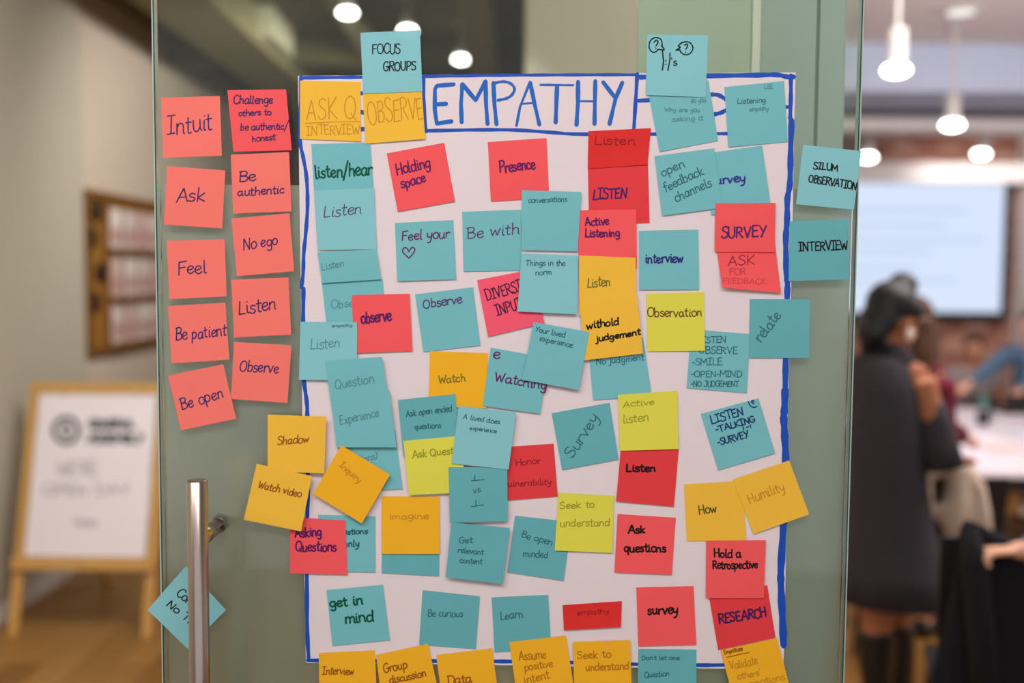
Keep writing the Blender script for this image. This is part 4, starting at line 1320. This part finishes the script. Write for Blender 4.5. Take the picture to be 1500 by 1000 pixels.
m_hair_blk = mat('black_hair', rgb(22, 20, 24), .45, spec=.4, noise_amt=.3, nscale=30)
m_hair_brn = mat('brown_hair', rgb(74, 46, 26), .5, spec=.35, noise_amt=.3, nscale=30)
m_dress = mat('charcoal_dress', rgb(56, 52, 58), .9, noise_amt=.12, nscale=18)
m_dressd = mat('black_trim_cloth', rgb(18, 20, 24), .9)
m_boot = mat('black_leather', rgb(20, 20, 20), .4, spec=.5)

# ---- the woman standing at the right glass edge
Y0 = 3.6
W = lambda x, y, dy=0.0: P(x, y, Y0 + dy)
f = Vector((.86, .42, -.30)).normalized()
upv = Vector((.25, .1, 1))
J = dict(neck=W(1296, 512), pel=W(1300, 730), shr=W(1350, 556, -.11), elr=W(1380, 676, -.11), wrr=W(1403, 672, .10),
         shl=W(1284, 552, .12), ell=W(1322, 672, .26), wrl=W(1378, 668, .34),
         knr=W(1284, 905, -.04), ftr=W(1284, 1105, -.04), knl=W(1312, 898, .12), ftl=W(1316, 1080, .12))
J['ftr'].z = .09; J['ftl'].z = .09
HC = W(1312, 468)
hair = (m_hair_blk, [ell((0, -.035, .045), (.088, .098, .085)), ell((0, -.075, -.02), (.075, .06, .07)), ell((0, -.09, -.07), (.065, .05, .06)),
                     ell((.0, -.01, .125), (.05, .055, .045)), ell((.078, .0, .04), (.014, .05, .035))], [])
wt, L, LL = human('person', 'woman in charcoal cold-shoulder dress and black boots standing behind the right glass edge', 'brown', HC, f, upv, J, hair, feet=True, hn=Vector((.3, .3, -1)))
Xc = lambda px, py: W(px, py).x
dr = []
for (py, pc, hw, dep) in [(1240, 0, 0, 0), (512, 1292, 22, .065), (522, 1293, 40, .10), (536, 1292, 46, .14), (570, 1294, 52, .165), (640, 1296, 56, .16), (710, 1300, 56, .145), (770, 1303, 62, .14), (830, 1306, 74, .16), (876, 1308, 82, .18)]:
    if hw == 0: continue
    dr.append((Xc(pc, py), Y0, W(1300, py).z, hw / FPX * Y0, dep))
V, F = rings(dr[::-1], 40)
zmin = dr[-1][2]
V = [Vector((v.x + .010 * math.sin(14 * math.atan2(v.y - Y0, v.x - dr[-1][0])) * max(0, min(1, (1.0 - v.z) / .5)), v.y, v.z)) for v in V]
dress = mk('dress', V, F, m_dress, wt, smooth=True)
V, F = tube([W(1360, 592, -.10), W(1367, 615, -.10), W(1375, 650, -.10), W(1381, 684, -.10)], [.052, .056, .064, .072], 20, cap=True)
mk('sleeve', V, F, m_dress, dress, smooth=True)
V, F = tube([W(1284, 556, .12), W(1302, 610, .19), W(1320, 668, .25)], [.062, .06, .068], 16)
mk('sleeve', V, F, m_dress, dress, smooth=True)
V, F = tube([W(1298, 505), W(1296, 512), W(1294, 520)], [.070, .078, .090], 20)
mk('collar', V, F, m_dressd, dress, smooth=True)
fused('shoulder_strap', [tube([W(1296, 516, -.02), W(1318, 524, -.06), W(1334, 536, -.09)], [.05, .045, .03], 12)], m_dress, dress, .009, 3)
for k, dy, dx in (('r', -.04, 0), ('l', .12, 0)):
    kn, ft = J['kn' + k], J['ft' + k]
    top = kn + (ft - kn) * .12
    V, F = tube([top, top * .6 + ft * .4, Vector((ft.x, ft.y, .11)), Vector((ft.x, ft.y, .004))], [.066, .062, .046, .05], 20)
    ff_ = Vector((f.x, f.y, 0)).normalized()
    g2 = tube([Vector((ft.x, ft.y, .045)), Vector((ft.x, ft.y, .04)) + ff_ * .1, Vector((ft.x, ft.y, .03)) + ff_ * .19], [.044, .042, .028], 14)
    fused('boot', [(V, F), g2], m_boot, wt, .009, 2)
er = L(Vector((.086, -.008, -.050)))
V, F = ell(er, (.016, .012, .022), 0, 14, 8)
mk('earring', V, F, mat('pearl', rgb(236, 222, 206), .25, spec=.6), wt, smooth=True)
gl = []
for sx in (-1, 1):
    pts = [L(Vector((sx * .031 + .022 * math.cos(a * math.pi / 8), .098, .008 + .017 * math.sin(a * math.pi / 8)))) for a in range(17)]
    gl.append(tube(pts, .003, 6))
    gl.append(tube([L(Vector((sx * .053, .098, .012))), L(Vector((sx * .080, .0, .008)))], .003, 6))
V, F = join(*gl)
mk('glasses', V, F, m_black, wt)


def shirt(t, J, mt, name='shirt', k=1.14, sleeves=1.0, m2=None):
    g = []
    ch = (J['neck'] * .65 + J['pel'] * .35)
    g.append(tube([J['neck'] - Vector((0, 0, .035)), ch, J['pel'] * .7 + J['neck'] * .3, J['pel'] - Vector((0, 0, .05))], [.095 * k, .14 * k, .125 * k, .14 * k], 18))
    for q in 'lr':
        g.append(tube([J['neck'] - Vector((0, 0, .065)), J['sh' + q]], [.068 * k, .060 * k], 12))
        a, b, c = J['sh' + q], J['el' + q], J['wr' + q]
        e = b + (c - b) * sleeves * .88
        g.append(tube([a, (a + b) / 2, b, e], [.062 * k, .054 * k, .047 * k, .038 * k], 12))
    return fused(name, g, mt, t, .011, 4)


def trousers(t, J, mt):
    g = []
    for q in 'lr':
        g.append(tube([J['pel'], (J['pel'] + J['kn' + q]) / 2, J['kn' + q], J['ft' + q] + Vector((0, 0, .02))], [.115, .092, .070, .055], 14))
    return fused('trousers', g, mt, t, .012, 3)


m_jeans = mat('dark_trousers', rgb(30, 32, 42), .9, noise_amt=.15)
m_maroon = mat('maroon_knit', rgb(104, 26, 48), .9, noise_amt=.12, nscale=20)
m_denim = mat('blue_denim', rgb(84, 112, 142), .85, noise_amt=.15, nscale=25)
m_grid = mat('grey_patterned_cloth', rgb(160, 152, 150), .9, noise_amt=.45, nscale=26)


def shoes(t, J, f):
    ff_ = Vector((f.x, f.y, 0)).normalized()
    for q in 'lr':
        ft = J['ft' + q]
        fused('shoe', [tube([Vector((ft.x, ft.y, .045)) - ff_ * .05, Vector((ft.x, ft.y, .045)) + ff_ * .06, Vector((ft.x, ft.y, .034)) + ff_ * .18], [.042, .044, .030], 14)], m_boot, t, .010, 2)


# ---- long-haired person in maroon
Y1 = 4.62
W1 = lambda x, y, dy=0.0: P(x, y, Y1 + dy)
f1 = Vector((.75, .6, -.25)).normalized()
J = dict(neck=W1(1336, 528), pel=W1(1326, 720), shr=W1(1376, 558, -.08), elr=W1(1384, 625, -.05), wrr=W1(1412, 640, .12), shl=W1(1300, 556, .1), ell=W1(1322, 640, .2), wrl=W1(1380, 628, .28))
px_, py_ = J['pel'].x, J['pel'].y
J.update(knl=Vector((px_ - .08, py_ + .05, .5)), knr=Vector((px_ + .09, py_ - .02, .5)), ftl=Vector((px_ - .09, py_ + .04, .09)), ftr=Vector((px_ + .10, py_ - .03, .09)))
H1 = W1(1342, 474)
ht = [tube([H1 + Vector((-.02, -.07, .02)), W1(1350, 520, -.09), W1(1355, 566, -.12)], [.07, .062, .03], 12),
      tube([H1 + Vector((.04, -.04, .0)), W1(1362, 520, -.04), W1(1366, 555, -.06)], [.05, .045, .025], 12)]
t, L, LL = human('person', 'long brown-haired person in maroon behind the standing woman', 'light', H1, f1, Vector((.1, .1, 1)), J,
                 (m_hair_brn, [ell((0, -.03, .035), (.086, .10, .09)), ell((0, -.07, -.05), (.08, .05, .09))], ht))
shirt(t, J, m_maroon, 'maroon_top')
trousers(t, J, m_jeans); shoes(t, J, f1)


# ---- seated people beyond the table
def seated(px, py, Y, f, label, skin, hair, mt, spx, wr_l, wr_r, name='shirt', lean=.08):
    H = P(px, py, Y)
    fh = Vector((f.x, f.y, 0)).normalized()
    sd = Vector((fh.y, -fh.x, 0))
    neck = H - Vector((0, 0, .15)) - fh * .04
    pel = Vector((neck.x, neck.y, .53)) - fh * lean
    J = dict(neck=neck, pel=pel, shr=neck + sd * .18 - Vector((0, 0, .06)), shl=neck - sd * .18 - Vector((0, 0, .06)))
    J['wrr'], J['wrl'] = wr_r, wr_l
    for q in 'lr':
        m_ = (J['sh' + q] + J['wr' + q]) / 2
        d_ = (J['wr' + q] - J['sh' + q]).length
        drop = math.sqrt(max(.0, .29 ** 2 - (d_ / 2) ** 2))
        J['el' + q] = m_ - Vector((0, 0, drop)) * .9
    J['knr'] = pel + fh * .40 + sd * .10 + Vector((0, 0, -.03)); J['knl'] = pel + fh * .40 - sd * .10 + Vector((0, 0, -.03))
    J['ftr'] = Vector((J['knr'].x, J['knr'].y, .09)); J['ftl'] = Vector((J['knl'].x, J['knl'].y, .09))
    t, L, LL = human('person', label, skin, H, f, Vector((0, 0, 1)) + fh * .3, J, hair)
    shirt(t, J, mt, name); trousers(t, J, m_jeans); shoes(t, J, fh)
    ang = math.atan2(fh.y, fh.x) - math.pi / 2
    chair(pel.x + fh.x * .05, pel.y + fh.y * .05, ang, 'black chair under the %s' % label.split(' beyond')[0].split(' reaching')[0], .84)
    return t


seated(1427, 512, 8.1, Vector((-.35, -.8, -.45)).normalized(), 'person in grey patterned top bent over the table beyond', 'tan',
       (m_hair_brn, [ell((0, -.03, .035), (.086, .098, .085)), ell((.01, -.08, .09), (.045, .045, .045))], []), m_grid, 0, P(1404, 575, 7.75), P(1452, 578, 7.8), 'patterned_top')
seated(1512, 478, 7.3, Vector((-.75, -.6, -.35)).normalized(), 'person in blue denim shirt reaching left at the right picture edge', 'light',
       (m_hair_blk, [ell((0, -.03, .035), (.088, .10, .09)), ell((0, -.07, -.06), (.08, .05, .10))], []), m_denim, 0, P(1492, 575, 6.85), P(1417, 563, 6.95), 'denim_shirt', .15)

# ---- the near person whose hand rests on the black coat
YH = 2.66
hw_ = P(1484, 806, YH)
J = dict(wrl=hw_, ell=P(1640, 800, YH + .06), shl=P(1720, 585, YH + .02))
J['shr'] = J['shl'] + Vector((.34, .10, 0)); J['elr'] = J['shr'] + Vector((.05, .02, -.28)); J['wrr'] = J['elr'] + Vector((-.02, -.12, -.22))
J['neck'] = (J['shl'] + J['shr']) / 2 + Vector((0, 0, .06)); J['pel'] = Vector((J['neck'].x, J['neck'].y, .92))
p_ = J['pel']
J.update(knl=Vector((p_.x - .09, p_.y, .5)), knr=Vector((p_.x + .09, p_.y, .5)), ftl=Vector((p_.x - .1, p_.y, .09)), ftr=Vector((p_.x + .1, p_.y, .09)))
fN = Vector((-.7, .6, -.25)).normalized()
J['wrl'] = hw_
t, L, LL = human('person', 'person in blue denim whose hand rests on the black coat, lower right', 'light', J['neck'] + Vector((-.03, .03, .16)), fN, Vector((0, 0, 1)), J,
                 (m_hair_brn, [ell((0, -.03, .035), (.086, .098, .088))], []), hn=Vector((0.1, -.15, -1)), hcurl=.85)
shirt(t, J, m_denim, 'denim_jacket')
trousers(t, J, m_jeans); shoes(t, J, fN)
